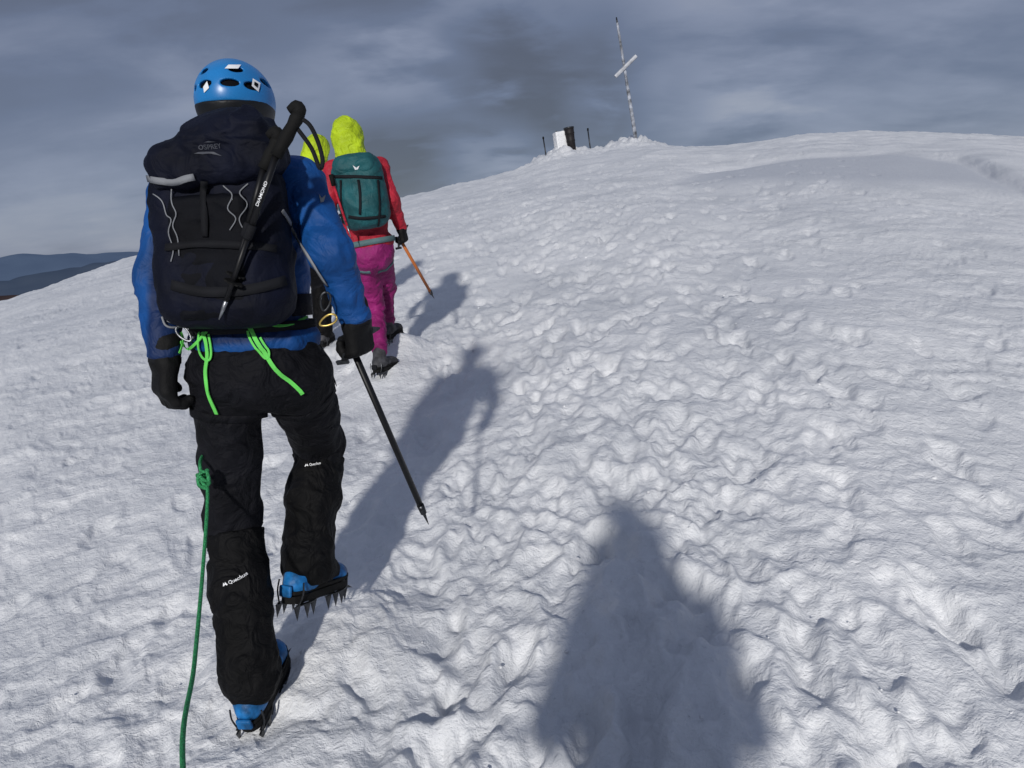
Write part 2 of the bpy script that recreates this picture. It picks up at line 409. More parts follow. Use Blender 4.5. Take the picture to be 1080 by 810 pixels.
def detail(x, y):
    r = np.hypot(x, y)
    wx = x+.12*perlin(x/.45, y/.45, 1)+.05*perlin(x/.13, y/.13, 21)+.010*perlin(x/.045, y/.045, 31); wy = y+.12*perlin(x/.45, y/.45, 2)+.05*perlin(x/.13, y/.13, 22)+.010*perlin(x/.045, y/.045, 32)
    xc = .05+.10*y+.25*perlin(y/3, 0*x+5, 41); hw = .80+.17*np.abs(y)
    tr = np.exp(-((x-xc)/hw)**2)
    am = .55+.9*np.clip(.5+.9*perlin(x/2.1, y/2.6, 42), 0, 1)
    pt = np.clip(.5+.9*perlin(x/1.3, y/1.5, 3), 0, 1); left = ss(-(x-xc), .3, 2)
    right = ss(x-xc-hw*.40, 0, 1.4); dm, dt, lip = driftmask(x, y)
    cups = np.clip(worley(wx/.20, wy/.25, 1), 0, .85)**2-.25
    cups2 = np.clip(worley(wx/.092, wy/.105, 2), 0, .85)**2-.25
    k1 = np.clip(worley(wx/.6, wy/.7, 4), 0, .9)**2-.25
    d = .045*perlin(x/1.6, y/1.9, 4)+.10*perlin(x/5, y/6, 5)
    d += .015*k1*(.3+.7*tr)
    d += am*.015*cups*(.20+.85*tr*(.35+.9*pt)+.30*left*(.3+pt))*(1-.75*right)
    d += am*.0088*cups2*(.35+.8*tr*(1.2-pt)+.35*left)*(1-.6*right)
    f = .008*perlin(wx/.42, wy/.36, 6)-.010*np.abs(perlin(wx/.24, wy/.18, 7))-.0080*np.abs(perlin(wx/.12, wy/.095, 8))-.0042*np.abs(perlin(wx/.058, wy/.046, 9))+.004*perlin(wx/.17, wy/.15, 29)
    f += .0036*np.tanh(5*perlin(wx/.30, wy/.22, 26))+.0020*np.tanh(5*perlin(wx/.12, wy/.09, 27))
    d += am*f*(.62+.6*tr+.30*left)*(1-.55*right)
    q = perlin((wx+.45*wy)/.75, (wy-.25*wx)/.20, 16); d += .013*np.clip(q, 0, 1)*(.3+.65*left+.1*right)
    ph = (y+x*.22+.30*perlin(x/.9, y/.6, 18))
    ra = .6+.8*np.clip(.5+.9*perlin(x/1.5, y/1.8, 43), 0, 1)
    d += right*ra*(-.0125*np.abs(perlin(x/.26+ph*1.1, ph/.070, 10))+.009*perlin(x/.6, ph/.16, 11)-.0060*np.abs(perlin(x/.12, ph/.036, 19))+.0022*np.tanh(5*perlin(x/.3, ph/.09, 28)))*(1-.9*dm)
    az = np.degrees(np.arctan2(x, y)); rb = np.exp(-((r-29)/3.0)**2)*(np.exp(-((az-4.6)/2.4)**2)+.9*np.exp(-((az-10.0)/2.0)**2))
    d += rb*(.16+.42*np.abs(perlin(x/.55, y/.8, 12))+.25*np.abs(perlin(x/.26, y/.35, 13)))
    far = ss(r, 12, 24); d += far*(1-.8*lip)*(.07*np.abs(perlin(x/1.1, y/1.4, 14))+.035*np.abs(perlin(x/.45, y/.6, 15)))
    d = d*(1-.85*dm)*(1-.5*lip)+dm*.08*(1-dt)+lip*.16
    return d
FEET = []
def rbf_prep():
    global FX, FW
    FX = np.array([[f[0], f[1]] for f in FEET]); tz = np.array([f[2] for f in FEET])
    cur = base(FX[:, 0], FX[:, 1])+detail(FX[:, 0], FX[:, 1]); D = np.linalg.norm(FX[:, None]-FX[None], axis=-1)
    FW = np.linalg.solve(np.exp(-(D/.30)**2)+np.eye(len(FX))*1e-3, tz-cur)
def ground(x, y):
    z = base(x, y)+detail(x, y)
    for (fx, fy), w in zip(FX, FW): z = z+w*np.exp(-((x-fx)**2+(y-fy)**2)/.09)
    return z
p1L = P(262, 770, 2.03); p1R = P(350, 650, 2.42); p2L = P(404, 390, 5.30); p2R = P(412, 352, 5.8)
FEET += [tuple(p1L), (p1R[0], p1R[1], p1R[2]-.02), tuple(p2L), tuple(p2R)]
rbf_prep()
def make_snow():
    rr = np.exp(np.linspace(math.log(.22), math.log(46), 4000)); dens = .65*1.9/rr**2+1.0/rr
    cum = np.concatenate([[0], np.cumsum(.5*(dens[1:]+dens[:-1])*np.diff(rr))]); NR = 1250
    r = np.interp(np.linspace(0, cum[-1], NR), cum, rr); r = np.concatenate([r, np.exp(np.linspace(math.log(48), math.log(650), 45))])
    a = np.concatenate([np.linspace(-180, -50, 80, endpoint=False), np.linspace(-50, -38, 80, endpoint=False), np.linspace(-38, 38, 1180, endpoint=False), np.linspace(38, 50, 70, endpoint=False), np.linspace(50, 180, 80, endpoint=False)])
    ar_ = np.radians(a); nr, na = len(r), len(a)
    X = r[:, None]*np.sin(ar_)[None]; Y = r[:, None]*np.cos(ar_)[None]
    Z = ground(X, Y)
    nd = 0
    while nd < 1900:
        y = 1.2+17*random.random()**1.4; x = .05+.10*y+random.gauss(0, .45+.13*y)
        if nd % 6 == 0: x = random.uniform(-1.2-.5*y, .4+.2*y)
        if any((x-f[0])**2+(y-f[1])**2 < .10 for f in FEET): continue
        nd += 1
        th = math.atan(.1)+random.gauss(0, .4); sc = random.uniform(.6, 1.05); L = .135*sc; Wd = .058*sc; D = (.012+.022*random.random()**1.5)*sc
        rc = math.hypot(x, y); ac = math.degrees(math.atan2(x, y)); mg = .30
        i0, i1 = np.searchsorted(r, [rc-mg, rc+mg]); da = math.degrees(mg/rc); j0, j1 = np.searchsorted(a, [ac-da, ac+da])
        xs = X[i0:i1, j0:j1]; ys = Y[i0:i1, j0:j1]; dx = xs-x; dy = ys-y
        al = dx*math.sin(th)+dy*math.cos(th); bl = dx*math.cos(th)-dy*math.sin(th)
        pn = perlin(xs/.07, ys/.07, nd % 9)
        q = np.sqrt((al/L)**2+(bl/Wd)**2)+.32*pn
        Z[i0:i1, j0:j1] += -D*np.exp(-np.clip(q, 0, 5)**5)+.12*D*np.exp(-((q-1.45)/.35)**2)*(1+1.2*pn)
    Z = np.maximum(Z, -470)
    V = np.stack([X, Y, Z], -1).reshape(-1, 3)
    ii, jj = np.meshgrid(np.arange(nr-1), np.arange(na), indexing='ij'); j2 = (jj+1) % na
    Q = np.stack([ii*na+jj, ii*na+j2, (ii+1)*na+j2, (ii+1)*na+jj], -1).reshape(-1, 4)[:, ::-1]
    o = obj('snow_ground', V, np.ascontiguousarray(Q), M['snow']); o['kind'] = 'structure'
    at = o.data.attributes.new('drift_shade', 'FLOAT', 'POINT'); dmv = driftmask(V[:, 0], V[:, 1])[0].astype(np.float32)  # mask for the painted shade on the smooth drift face
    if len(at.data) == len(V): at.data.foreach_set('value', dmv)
    return o
mt, nt, b = newmat('snow'); M['snow'] = mt
b.inputs['Specular IOR Level'].default_value = .4
tc = nt.nodes.new('ShaderNodeTexCoord')
def nz(scale, det, dist=0, rough=.55):
    n = nt.nodes.new('ShaderNodeTexNoise'); n.inputs['Scale'].default_value = scale; n.inputs['Detail'].default_value = det; n.inputs['Distortion'].default_value = dist; n.inputs['Roughness'].default_value = rough
    lk(nt, tc.outputs['Object'], n.inputs['Vector']); return n
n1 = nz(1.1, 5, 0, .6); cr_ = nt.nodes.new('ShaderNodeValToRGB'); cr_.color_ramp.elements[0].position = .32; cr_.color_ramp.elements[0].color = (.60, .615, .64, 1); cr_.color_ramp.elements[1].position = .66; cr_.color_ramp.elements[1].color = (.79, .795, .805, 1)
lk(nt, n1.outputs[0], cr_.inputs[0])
at_ = nt.nodes.new('ShaderNodeAttribute'); at_.attribute_name = 'drift_shade'
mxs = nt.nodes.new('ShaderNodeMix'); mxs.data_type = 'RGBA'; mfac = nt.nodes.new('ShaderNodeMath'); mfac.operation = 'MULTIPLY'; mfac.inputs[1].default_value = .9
lk(nt, at_.outputs['Fac'], mfac.inputs[0]); lk(nt, mfac.outputs[0], mxs.inputs[0]); lk(nt, cr_.outputs[0], mxs.inputs[6]); mxs.inputs[7].default_value = (.53, .55, .59, 1); lk(nt, mxs.outputs[2], b.inputs['Base Color'])  # drift face turned from the sun: its shade is painted into the snow colour
n2 = nz(24, 4, .5, .60); n3 = nz(110, 3, .3, .7)
prev = None
for n, st_, ds in ((n2, .62, .020), (n3, .60, .0065)):
    bp = nt.nodes.new('ShaderNodeBump'); bp.inputs['Strength'].default_value = st_; bp.inputs['Distance'].default_value = ds; lk(nt, n.outputs[0], bp.inputs['Height'])
    if prev: lk(nt, prev.outputs[0], bp.inputs['Normal'])
    prev = bp
lk(nt, prev.outputs[0], b.inputs['Normal'])
rr_ = nt.nodes.new('ShaderNodeMapRange'); rr_.inputs[1].default_value = .3; rr_.inputs[2].default_value = .7; rr_.inputs[3].default_value = .25; rr_.inputs[4].default_value = .7; lk(nt, n2.outputs[0], rr_.inputs[0]); lk(nt, rr_.outputs[0], b.inputs['Roughness'])
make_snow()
# ---------------------------------------------------------------- distant land
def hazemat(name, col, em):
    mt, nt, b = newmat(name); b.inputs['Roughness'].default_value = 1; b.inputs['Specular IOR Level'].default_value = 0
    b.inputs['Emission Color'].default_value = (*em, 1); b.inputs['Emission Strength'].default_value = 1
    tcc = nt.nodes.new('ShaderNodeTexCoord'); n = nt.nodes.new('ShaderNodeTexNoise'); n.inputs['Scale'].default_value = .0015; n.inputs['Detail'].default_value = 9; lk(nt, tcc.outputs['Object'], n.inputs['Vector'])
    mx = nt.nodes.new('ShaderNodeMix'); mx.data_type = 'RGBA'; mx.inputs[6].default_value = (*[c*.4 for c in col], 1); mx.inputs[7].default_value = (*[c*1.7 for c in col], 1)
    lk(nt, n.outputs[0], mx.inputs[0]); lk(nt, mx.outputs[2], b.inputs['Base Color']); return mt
def hills(name, D, depth, h0, amp, seed, mt, sc):
    az = np.linspace(-math.pi, math.pi, 1500); rows = 22; V = []
    for i in range(rows):
        t = i/(rows-1); rad = D+depth*(t-.5); prof = math.sin(math.pi*t)**1.2
        x = rad*np.sin(az); y = rad*np.cos(az)
        n = perlin(x/sc, y/sc, seed)+.5*perlin(x/sc*2.1, y/sc*2.1, seed+1)+.3*perlin(x/sc*5, y/sc*5, seed+2)+.16*perlin(x/sc*12, y/sc*12, seed+3)
        V.append(np.stack([x, y, -460+prof*(460+h0+amp*n)], -1))
    V = np.concatenate(V); na = 1500
    ii, jj = np.meshgrid(np.arange(rows-1), np.arange(na-1), indexing='ij'); a = ii*na+jj
    Q = np.stack([a, a+1, a+na+1, a+na], -1).reshape(-1, 4)[:, ::-1]
    o = obj(name, V, np.ascontiguousarray(Q), mt); o['kind'] = 'structure'
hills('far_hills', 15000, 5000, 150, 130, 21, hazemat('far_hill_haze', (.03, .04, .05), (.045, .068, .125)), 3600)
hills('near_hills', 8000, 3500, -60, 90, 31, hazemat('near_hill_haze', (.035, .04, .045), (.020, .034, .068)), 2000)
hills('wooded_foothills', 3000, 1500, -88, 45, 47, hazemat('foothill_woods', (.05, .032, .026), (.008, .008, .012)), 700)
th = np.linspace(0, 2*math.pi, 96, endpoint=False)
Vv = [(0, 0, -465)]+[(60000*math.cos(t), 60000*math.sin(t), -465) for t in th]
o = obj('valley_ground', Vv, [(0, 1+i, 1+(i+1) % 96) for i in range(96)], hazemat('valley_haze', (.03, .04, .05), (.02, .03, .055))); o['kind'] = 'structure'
# ---------------------------------------------------------------- people
def frame3(y, z):
    y = nrm(y); z = nrm(z-y*np.dot(y, z)); x = np.cross(y, z); return np.stack([x, y, z])
def make_glove(root, wrist, d, back, ts, curl, s=1.0, thumb=.6, mt=None):
    ax = frame3(d, back); g = SDF()
    g.box((0, .052, 0), (.043, .048, .021), rd=.018, k=.01)
    g.cap((0, -.03, 0), (0, .01, 0), .036, .035, .02)
    for i, (x, L, r) in enumerate(((.031, .078, .0130), (.0105, .086, .0135), (-.0105, .080, .013), (-.031, .064, .012))):
        x *= ts; p = A(x, .088, 0); th_ = curl[0]*(1+.06*i); segs = (L*.46, L*.30, L*.24)
        for j, sg in enumerate(segs):
            q = p+sg*A(x*.5*(1-j*.5), math.cos(th_), -math.sin(th_)); g.cap(p, q, r*(1-.04*j), r*(1-.04*(j+1)), .005 if j else .010); p = q; th_ += curl[1+j] if j < 2 else 0
    p = A(.034*ts, .022, -.006); q = p+A(.026*ts, .030, -.012); g.cap(p, q, .017, .0145, .012)
    q2 = q+.032*nrm(A(.5*ts*(1-thumb), .8, -thumb)); g.cap(q, q2, .0145, .013, .006); g.cap(q2, q2+.022*nrm(A(-.25*ts, .7, -thumb*1.2)), .013, .011, .005)
    V, F = g.mesh(.0034, wr=.0018, ws=.02)
    gl = obj('glove', (V*s) @ ax+wrist, F, mt or M['glove'], root)
    cf = [A(.037*math.cos(t), .012, .034*math.sin(t)) for t in np.linspace(0, 2*math.pi, 28, endpoint=False)]
    MB().add(*ribbon([(p*s) @ ax+wrist for p in cf], [nrm(A(p[0], 0, p[2])) @ ax for p in cf], .016, .003, True)).build('glove_cuff', M['dgrey'], gl)
    return ax
def make_boot(root, ank, toe, upv, s=1.0, mt=None, spikes=True):
    ax = frame3(toe, upv); g = SDF()
    g.cap((0, -.008, .02), (0, -.012, -.03), .046, .046, .02); g.ell((0, -.045, -.055), (.041, .045, .042)); g.cap((0, 0, -.05), (0, .12, -.066), .044, .036, .03)
    g.ell((0, .145, -.068), (.044, .05, .032)); g.box((0, .05, -.14), (.2, .3, .05), rd=.002, k=.004, neg=True)
    V, F = g.mesh(.005, wr=.003, ws=.03); bt = obj('boot', (V*s) @ ax+ank, F, mt or M['boot'], root)
    sole = [(.036*math.cos(t), -.055+.040*math.sin(t)) for t in np.linspace(math.pi, 2*math.pi, 9)]+[(.042, .02), (.049, .10)]+[(.049*math.cos(t), .13+.067*math.sin(t)) for t in np.linspace(.1, math.pi-.1, 9)]+[(-.049, .10), (-.042, .02)]
    V, F = prism([(x*s, y*s) for x, y in sole], ank-ax[2]*.099*s, ax[0], ax[1], ax[2], .022*s); sl_ = obj('sole', V, F, M['rubber'], bt, False)
    V, F = prism([(x*s*1.02, y*s*1.01) for x, y in sole], ank-ax[2]*.078*s, ax[0], ax[1], ax[2], .010*s); obj('rand', V, F, M['rubber'], bt, False)
    if spikes:
        mb = MB(); z = -.116
        L = lambda x, y, zz: ank+(ax[0]*x+ax[1]*y+ax[2]*zz)*s
        for sx in (-1, 1):
            path = [L(sx*.034, -.085, z), L(sx*.040, -.03, z), L(sx*.026, .03, z), L(sx*.048, .085, z), L(sx*.046, .13, z), L(sx*.028, .175, z)]
            mb.add(*ribbon(cat(path, 3), [ax[2]]*99, .013*s, .003*s))
            for (x, y) in ((.034, -.084), (.041, -.045), (.036, -.008), (.046, .055), (.049, .090), (.047, .125), (.036, .158)):
                c = L(sx*x, y, z); tp = c-ax[2]*.044*s+ax[0]*sx*.004-ax[1]*.003
                w = ax[1]*.013*s; t_ = ax[0]*.003*s
                V = [c-w-t_, c+w-t_, c+w+t_, c-w+t_, tp]; mb.add(V, [(0, 1, 4), (1, 2, 4), (2, 3, 4), (3, 0, 4), (3, 2, 1, 0)])
            c = L(sx*.02, .175, z+.002); tp = L(sx*.022, .225, z-.018); w = ax[2]*.009*s; t_ = ax[0]*.002*s
            mb.add([c-w-t_, c+w-t_, c+w+t_, c-w+t_, tp], [(0, 1, 4), (1, 2, 4), (2, 3, 4), (3, 0, 4), (3, 2, 1, 0)])
            mb.add(*tube(cat([L(sx*.036, -.08, z), L(sx*.048, -.075, -.08), L(sx*.046, -.07, -.045)], 3), .0028*s, 6))
        for y in (-.055, .09): mb.add(*ribbon([L(-.042, y, z-.001), L(0, y, z-.001), L(.042, y, z-.001)], [ax[2]]*3, .016*s, .003*s))
        mb.add(*tube(cat([L(.045, .10, z+.01), L(.04, .16, -.075), L(0, .19, -.06), L(-.04, .16, -.075), L(-.045, .10, z+.01)], 4), .003*s, 6))
        mb.build('crampon', M['dmetal'], bt, False)
        V, F = SDF().box(A(0, -.097, -.070), (.022, .006, .018), rd=.005, k=.002).mesh(.003); obj('heel_lever', (V*s) @ ax+ank, F, M['boot'] if (mt or M['boot']) == M['boot'] else M['dgrey'], bt)
    return bt
def person(label, J, mats, h=.009, s=1.0, hood=None, wrn=.006, seed=0, spikes=True, gaiters=True, sk=1.0, gr=.071, tw=1.0):
    o = {}
    base_ = A(J['pelvis'][0], J['pelvis'][1], min(J['anL'][2], J['anR'][2])-.11)
    root = empty('person', base_, label, 'person'); o['root'] = root
    U = nrm(J['neck']-J['pelvis']); R = J['shR']-J['shL']; R = nrm(R-U*(R @ U)); Fw = np.cross(U, R); ax = np.stack([R, Fw, U]); o['ax'] = ax; o['J'] = J
    hu = nrm(J.get('headup', U)); hf = J.get('look', Fw); hf = nrm(hf-hu*(hf @ hu)); hx = np.stack([np.cross(hf, hu), hf, hu]); hc = J['head']; o['hx'] = hx
    Hd = lambda x, y, z: hc+(hx[0]*x+hx[1]*y+hx[2]*z)*s
    g = SDF(); n_, pv = J['neck'], J['pelvis']
    g.ell(n_-U*.20*s, A(.155, .095, .19)*s, ax); g.ell(pv+U*.16*s, A(.135, .09, .18)*s, ax); g.ell(pv, A(.145, .10, .11)*s, ax)
    g.cap(J['shL'], J['shR'], .045*s, .045*s); g.cap(n_-U*.04*s, hc-hx[2]*.04*s, .055*s, .055*s)
    for a in 'LR':
        g.cap(J['sh'+a], J['el'+a], .05*s, .04*s); g.cap(J['el'+a], J['wr'+a], .04*s, .028*s, .02); hd = nrm(J['wr'+a]-J['el'+a]); g.cap(J['wr'+a], J['wr'+a]+hd*.03*s, .024*s, .016*s, .01)
        g.cap(J['hip'+a], J['kn'+a], .070*s, .050*s); g.cap(J['kn'+a], J['an'+a], .048*s, .034*s)
    g.ell(Hd(0, -.01, .030), A(.072, .090, .084)*s, hx, .02); g.ell(Hd(0, .02, -.03), A(.058, .07, .085)*s, hx, .02); g.ell(Hd(0, .085, -.10), A(.022, .018, .018)*s, hx, .02)
    g.cap(Hd(0, .088, .01), Hd(0, .112, -.03), .008*s, .014*s, .012); g.ell(Hd(0, .088, -.066), A(.024, .01, .008)*s, hx, .006)
    for q in (-1, 1):
        g.ell(Hd(q*.031, .098, .010), A(.016, .012, .010)*s, hx, .008, True); g.ell(Hd(q*.031, .080, .009), A(.0125, .0125, .0125)*s, hx, .001); g.ell(Hd(q*.076, -.005, -.005), A(.010, .020, .030)*s, hx, .008)
    V, F = g.mesh(max(h*.8, .006)); obj('body', V, F, M['skin'], root)
    g = SDF()
    g.ell(n_-U*.20*s, A(.183*sk, .125, .20)*s, ax, .05); g.ell(pv+U*.20*s, A(.166*sk, .122, .19)*s, ax, .05); g.ell(pv+U*.035*s, A(.182*sk, .136, .080)*s, ax, .04)
    g.cap(J['shL']+U*.0, J['shR'], .060*s, .060*s, .05); g.cap(n_-U*.06*s, n_+U*.035*s, .075*s, .062*s, .04)
    for a in 'LR':
        g.cap(J['sh'+a], J['el'+a], .067*s, .053*s, .04); wv = nrm(J['wr'+a]-J['el'+a]); g.cap(J['el'+a], J['wr'+a]-wv*.01, .054*s, .043*s, .03)
    g.box(pv-U*.10*s, A(.3, .3, .06)*s, ax, .002, .006, True)
    jk = g.mesh(h, wr=wrn, ws=.055*s, seed=seed); o['jk'] = bv(jk); o['jacket'] = obj('jacket', *jk, mats['jacket'], root)
    g = SDF(); g.ell(pv+U*.01*s, A(.166, .120, .11)*s, ax, .05); g.ell(pv-U*.06*s-Fw*.03*s, A(.158*tw, .11, .11)*s, ax, .05)
    for a in 'LR':
        g.cap(J['hip'+a], J['kn'+a], .099*s*tw, .078*s*tw, .045); kv = J['an'+a]-J['kn'+a]; g.cap(J['kn'+a], J['kn'+a]+kv*.9, .074*s*tw, .055*s, .03)
    trs = g.mesh(h, wr=wrn*1.4, ws=.06*s, seed=seed+2); o['tr'] = bv(trs); o['trousers'] = obj('trousers', *trs, mats['trousers'], root)
    for a in 'LR':
        kv = J['an'+a]-J['kn'+a]; kd = nrm(kv); side = J['toe'+a]; ua = nrm(J.get('up'+a, U))
        if gaiters:
            g = SDF(); p0 = J['kn'+a]+kv*.10; g.cap(p0, J['kn'+a]+kv*.45, gr+.004, gr+.008, .02); g.cap(J['kn'+a]+kv*.45, J['an'+a]-kd*.03, gr+.008, gr, .02); g.cap(J['an'+a]-kd*.03, J['an'+a]+side*.02-ua*.035, gr, gr*.86, .03)
            g.cap(J['an'+a]-ua*.02, J['an'+a]+side*.09-ua*.045, gr*.85, .050, .03)
            gx_ = frame3(np.cross(R, kd)*-1, -kd); g.box(p0-kd*.045, A(.15, .15, .045)*s, gx_, .002, .004, True)
            g.box(J['an'+a]-ua*.112, A(.2, .3, .05), frame3(side, ua), .002, .006, True)
            gt = g.mesh(max(h*.8, .006), wr=wrn*1.3, ws=.05*s, seed=seed+4+ord(a)); o['gt'+a] = bv(gt); o['gaiter'+a] = obj('gaiter', *gt, mats['gaiter'], root)
        make_boot(root, J['an'+a], side, ua, s*1.03, mats.get('boot'), spikes)
    if hood:
        g = SDF(); g.ell(Hd(0, -.005, .035), A(.104, .130, .118)*s, hx, .03); g.cap(Hd(0, -.03, -.02), n_-Fw*.01-U*.01, .102*s, .108*s, .05); g.ell(Hd(.02, -.09, -.08), A(.08, .05, .05)*s, hx, .03)
        g.ell(Hd(0, .15, -.02), A(.075, .10, .10)*s, hx, .02, True)
        V, F = g.mesh(min(h, .007), wr=.009, ws=.045, seed=seed+9); o['hoodV'] = bv((V, F)); o['hood'] = obj('hood', V, F, hood, root)
    else:
        g = SDF(); g.cap(n_-U*.05*s, Hd(0, -.01, -.03), .070*s, .072*s, .02); V, F = g.mesh(.006, wr=.005, ws=.03); obj('neck_warmer', V, F, M['liner'], root)
    return o
def harness(o, belt, loopm, s=1.0, w=.045, hh=.045):
    J, (R, Fw, U), root = o['J'], o['ax'], o['root']; ang = np.linspace(0, 2*math.pi, 44, endpoint=False)
    g = MB(); c = J['pelvis']+U*hh*s
    pts, ns = outring(c, R, Fw, ang, (o['jk'], o['tr']), .004, .26)
    g.add(*ribbon(pts, ns, w*s, .006, True)); hn = g.build('harness', belt, root)
    for a in 'LR':
        k = nrm(J['kn'+a]-J['hip'+a]); cc = J['hip'+a]+(J['kn'+a]-J['hip'+a])*.18; e1 = nrm(R-k*(R @ k)); e2 = np.cross(k, e1); pts = []; ns = []
        for t in ang:
            d = e1*math.cos(t)+e2*math.sin(t); r = o['tr'].ray_cast(Vector(cc), Vector(d), .16)
            if r[0] is not None and (r[3] < .13): pts.append(np.array(r[0])+d*.002); ns.append(d)
        if len(pts) > 10: MB().add(*ribbon(pts, ns, .028*s, .002, len(pts) == 44)).build('leg_loop', loopm, hn)
    return hn
def make_axe(label, top, tip, fwd, shaftm, s=1.0):
    root = empty('ice_axe', top, label, 'ice axe'); d = nrm(tip-top); f = nrm(fwd-d*(fwd @ d)); sd = np.cross(d, f); L = np.linalg.norm(tip-top)
    MB().add(*tube([top+d*.005, top+d*(L-.07)], .0125*s, 14, f, .75)).build('shaft', shaftm, root)
    MB().add(*tube([top+d*(L-.085), top+d*(L-.05), top+d*(L-.045), top+d*L], [.0130*s, .0110*s, .006*s, .0012], 10, f)).build('spike', M['dmetal'], root)
    pk = [(.0, -.016), (.05, -.014), (.10, -.006), (.15, .012), (.185, .035), (.175, .038), (.14, .030), (.10, .018), (.05, .012), (0, .014)]
    ad = [(0, -.014), (-.05, -.010), (-.075, .002), (-.075, .010), (-.05, .006), (0, .012)]
    hm = MB(); hm.add(*prism([(x*s, y*s) for x, y in pk], top, f, d, sd, .006*s)); hm.add(*boxp(top, (.022*s, .015*s, .0135*s), f, d, sd)); hm.build('pick', M['dmetal'], root, False)
    am = MB(); am.add(*prism([(x*s, y*s) for x, y in ad], top, f, d, sd, .008*s)); am.add(*boxp(top-f*.072*s+d*.006*s, (.004*s, .006*s, .020*s), f, d, sd)); am.build('adze', M['dmetal'], root, False)
    return root
# =========================== person one (nearest climber)
J = dict(head=P(250, 115, 2.25), neck=P(250, 158, 2.19), pelvis=P(270, 372, 2.15),
         shL=P(188, 203, 2.16), elL=P(164, 290, 2.10), wrL=P(174, 374, 2.05), shR=P(315, 195, 2.16), elR=P(349, 266, 2.06), wrR=P(375, 334, 2.12),
         hipL=P(238, 398, 2.14), knL=P(246, 546, 2.22), anL=P(264, 716, 2.04), hipR=P(312, 394, 2.16), knR=P(337, 470, 2.50), anR=P(323, 592, 2.30))
J['toeL'] = nrm(A(.10, 1, .34)); J['upL'] = nrm(A(0, -.3, 1)); J['toeR'] = nrm(A(.38, .9, -.22)); J['upR'] = nrm(A(.10, .2, 1))
J['look'] = A(.05, 1, -.12)
o1 = person('person in blue jacket, blue helmet and black trousers, holding a black ice axe', J,
            dict(jacket=M['blue'], trousers=M['black'], gaiter=M['gaiter'], boot=M['boot']), h=.006, s=1.0, seed=1, wrn=.008, gr=.077)
R1 = o1['root']; ax1 = o1['ax']; R, Fw, U = ax1; hx = o1['hx']; hc = J['head']
make_glove(R1, J['wrL'], P(172, 440, 2.04)-J['wrL'], A(-.75, -.65, 0), 1, (.55, .85, .6), 1.14)
dR = nrm(P(384, 392, 2.14)-J['wrR'])
gax = make_glove(R1, J['wrR'], dR, A(.9, -.5, .1), -1, (1.1, 1.15, .8), 1.08, thumb=.9)
atop = J['wrR']+gax[1]*.092-gax[2]*.030
make_axe('long black ice axe held by the climber in blue jacket, spike above the snow', atop, P(452, 553, 2.36), A(.35, 1, .1), M['shaft'], .95)
HS = .92
g = SDF(); g.ell((0, -.005, .02), (.113, .142, .120), k=.01)
g.box((0, 0, -.135), (.3, .3, .125), rd=.01, k=.01, neg=True)
g.ell((0, -.005, .015), (.101, .131, .109), k=.003, neg=True)
for (x, y, z, rx, ry, rz_) in ((-.036, -.13, .042, .025, .035, .011), (.036, -.13, .042, .025, .035, .011), (-.083, -.085, .040, .021, .035, .012), (.083, -.085, .040, .021, .035, .012), (-.10, -.01, .066, .03, .040, .012), (.10, -.01, .066, .03, .040, .012), (-.045, -.098, .084, .019, .03, .010), (.045, -.098, .084, .019, .03, .010), (-.05, .02, .135, .011, .04, .03), (.05, .02, .135, .011, .04, .03), (-.095, .07, .06, .03, .026, .010), (.095, .07, .06, .03, .026, .010)):
    g.ell((x, y, z), (rx, ry, rz_), k=.003, neg=True)
V, F = g.mesh(.003); W = V*HS @ hx+hc; hel = obj('helmet', W, F, M['helmet'], R1); hb = bv((W, F))
g = SDF(); g.ell((0, -.005, .014), (.103, .133, .110), k=.01); g.box((0, 0, -.15), (.3, .3, .125), rd=.01, k=.01, neg=True)
V, F = g.mesh(.005); lin = (V*HS @ hx+hc, F); obj('helmet_liner', *lin, M['liner'], hel)
g = SDF(); g.ell((0, -.008, .006), (.111, .142, .110), k=.01); g.box((0, 0, -.170), (.3, .3, .125), rd=.01, k=.008, neg=True); g.box((0, .02, .139), (.3, .3, .125), np.stack([A(1, 0, 0), nrm(A(0, 1, .12)), nrm(A(0, -.12, 1))]), rd=.004, k=.004, neg=True)
g.ell((0, 0, -.01), (.094, .126, .12), k=.003, neg=True)
V, F = g.mesh(.004); obj('helmet_rim', V*HS @ hx+hc, F, M['helmetdark'], hel)
shell = SDF().ell((0, -.005, .02), (.113, .142, .120)).mesh(.005); sb = bv((shell[0]*HS @ hx+hc, shell[1]))
polydecal('helmet_mark', [(237, 73), (241, 69), (254, 69), (251, 73)], sb, M['white'], hel)
polydecal('helmet_mark', [(266, 83), (274, 88), (272, 97), (265, 91)], sb, M['white'], hel)
polydecal('helmet_mark', [(267.5, 86.5), (271.5, 89), (270.5, 93), (267, 90)], sb, M['liner'], hel, off=.004)
polydecal('helmet_mark', [(215, 92), (219, 86), (221, 93), (216, 98)], sb, M['white'], hel)
hn = harness(o1, M['dgrey'], M['black'], 1.0, w=.026, hh=.075)
both = Multi([o1['jk'], o1['tr']])
for pth, w in (([(188, 362), (200, 368), (212, 360), (222, 350)], .008), ([(216, 352), (220, 362), (221, 376), (219, 390), (220, 404), (224, 420), (230, 434)], .010), ([(213, 352), (212, 364), (216, 378), (224, 380), (225, 366), (222, 354)], .006), ([(264, 347), (270, 358), (280, 374), (290, 388), (303, 400), (318, 413)], .011), ([(262, 350), (268, 364), (280, 380), (284, 372), (274, 356)], .006), ([(278, 343), (298, 346), (318, 337), (333, 326)], .007), ([(310, 324), (330, 334), (348, 322)], .007), ([(186, 372), (190, 360), (188, 350)], .006)):
    pts, ns = pixpath(pth, both, .009)
    if len(pts) > 3: MB().add(*ribbon(pts, ns, w, .0025)).build('webbing_strap', M['neon'], hn, False)
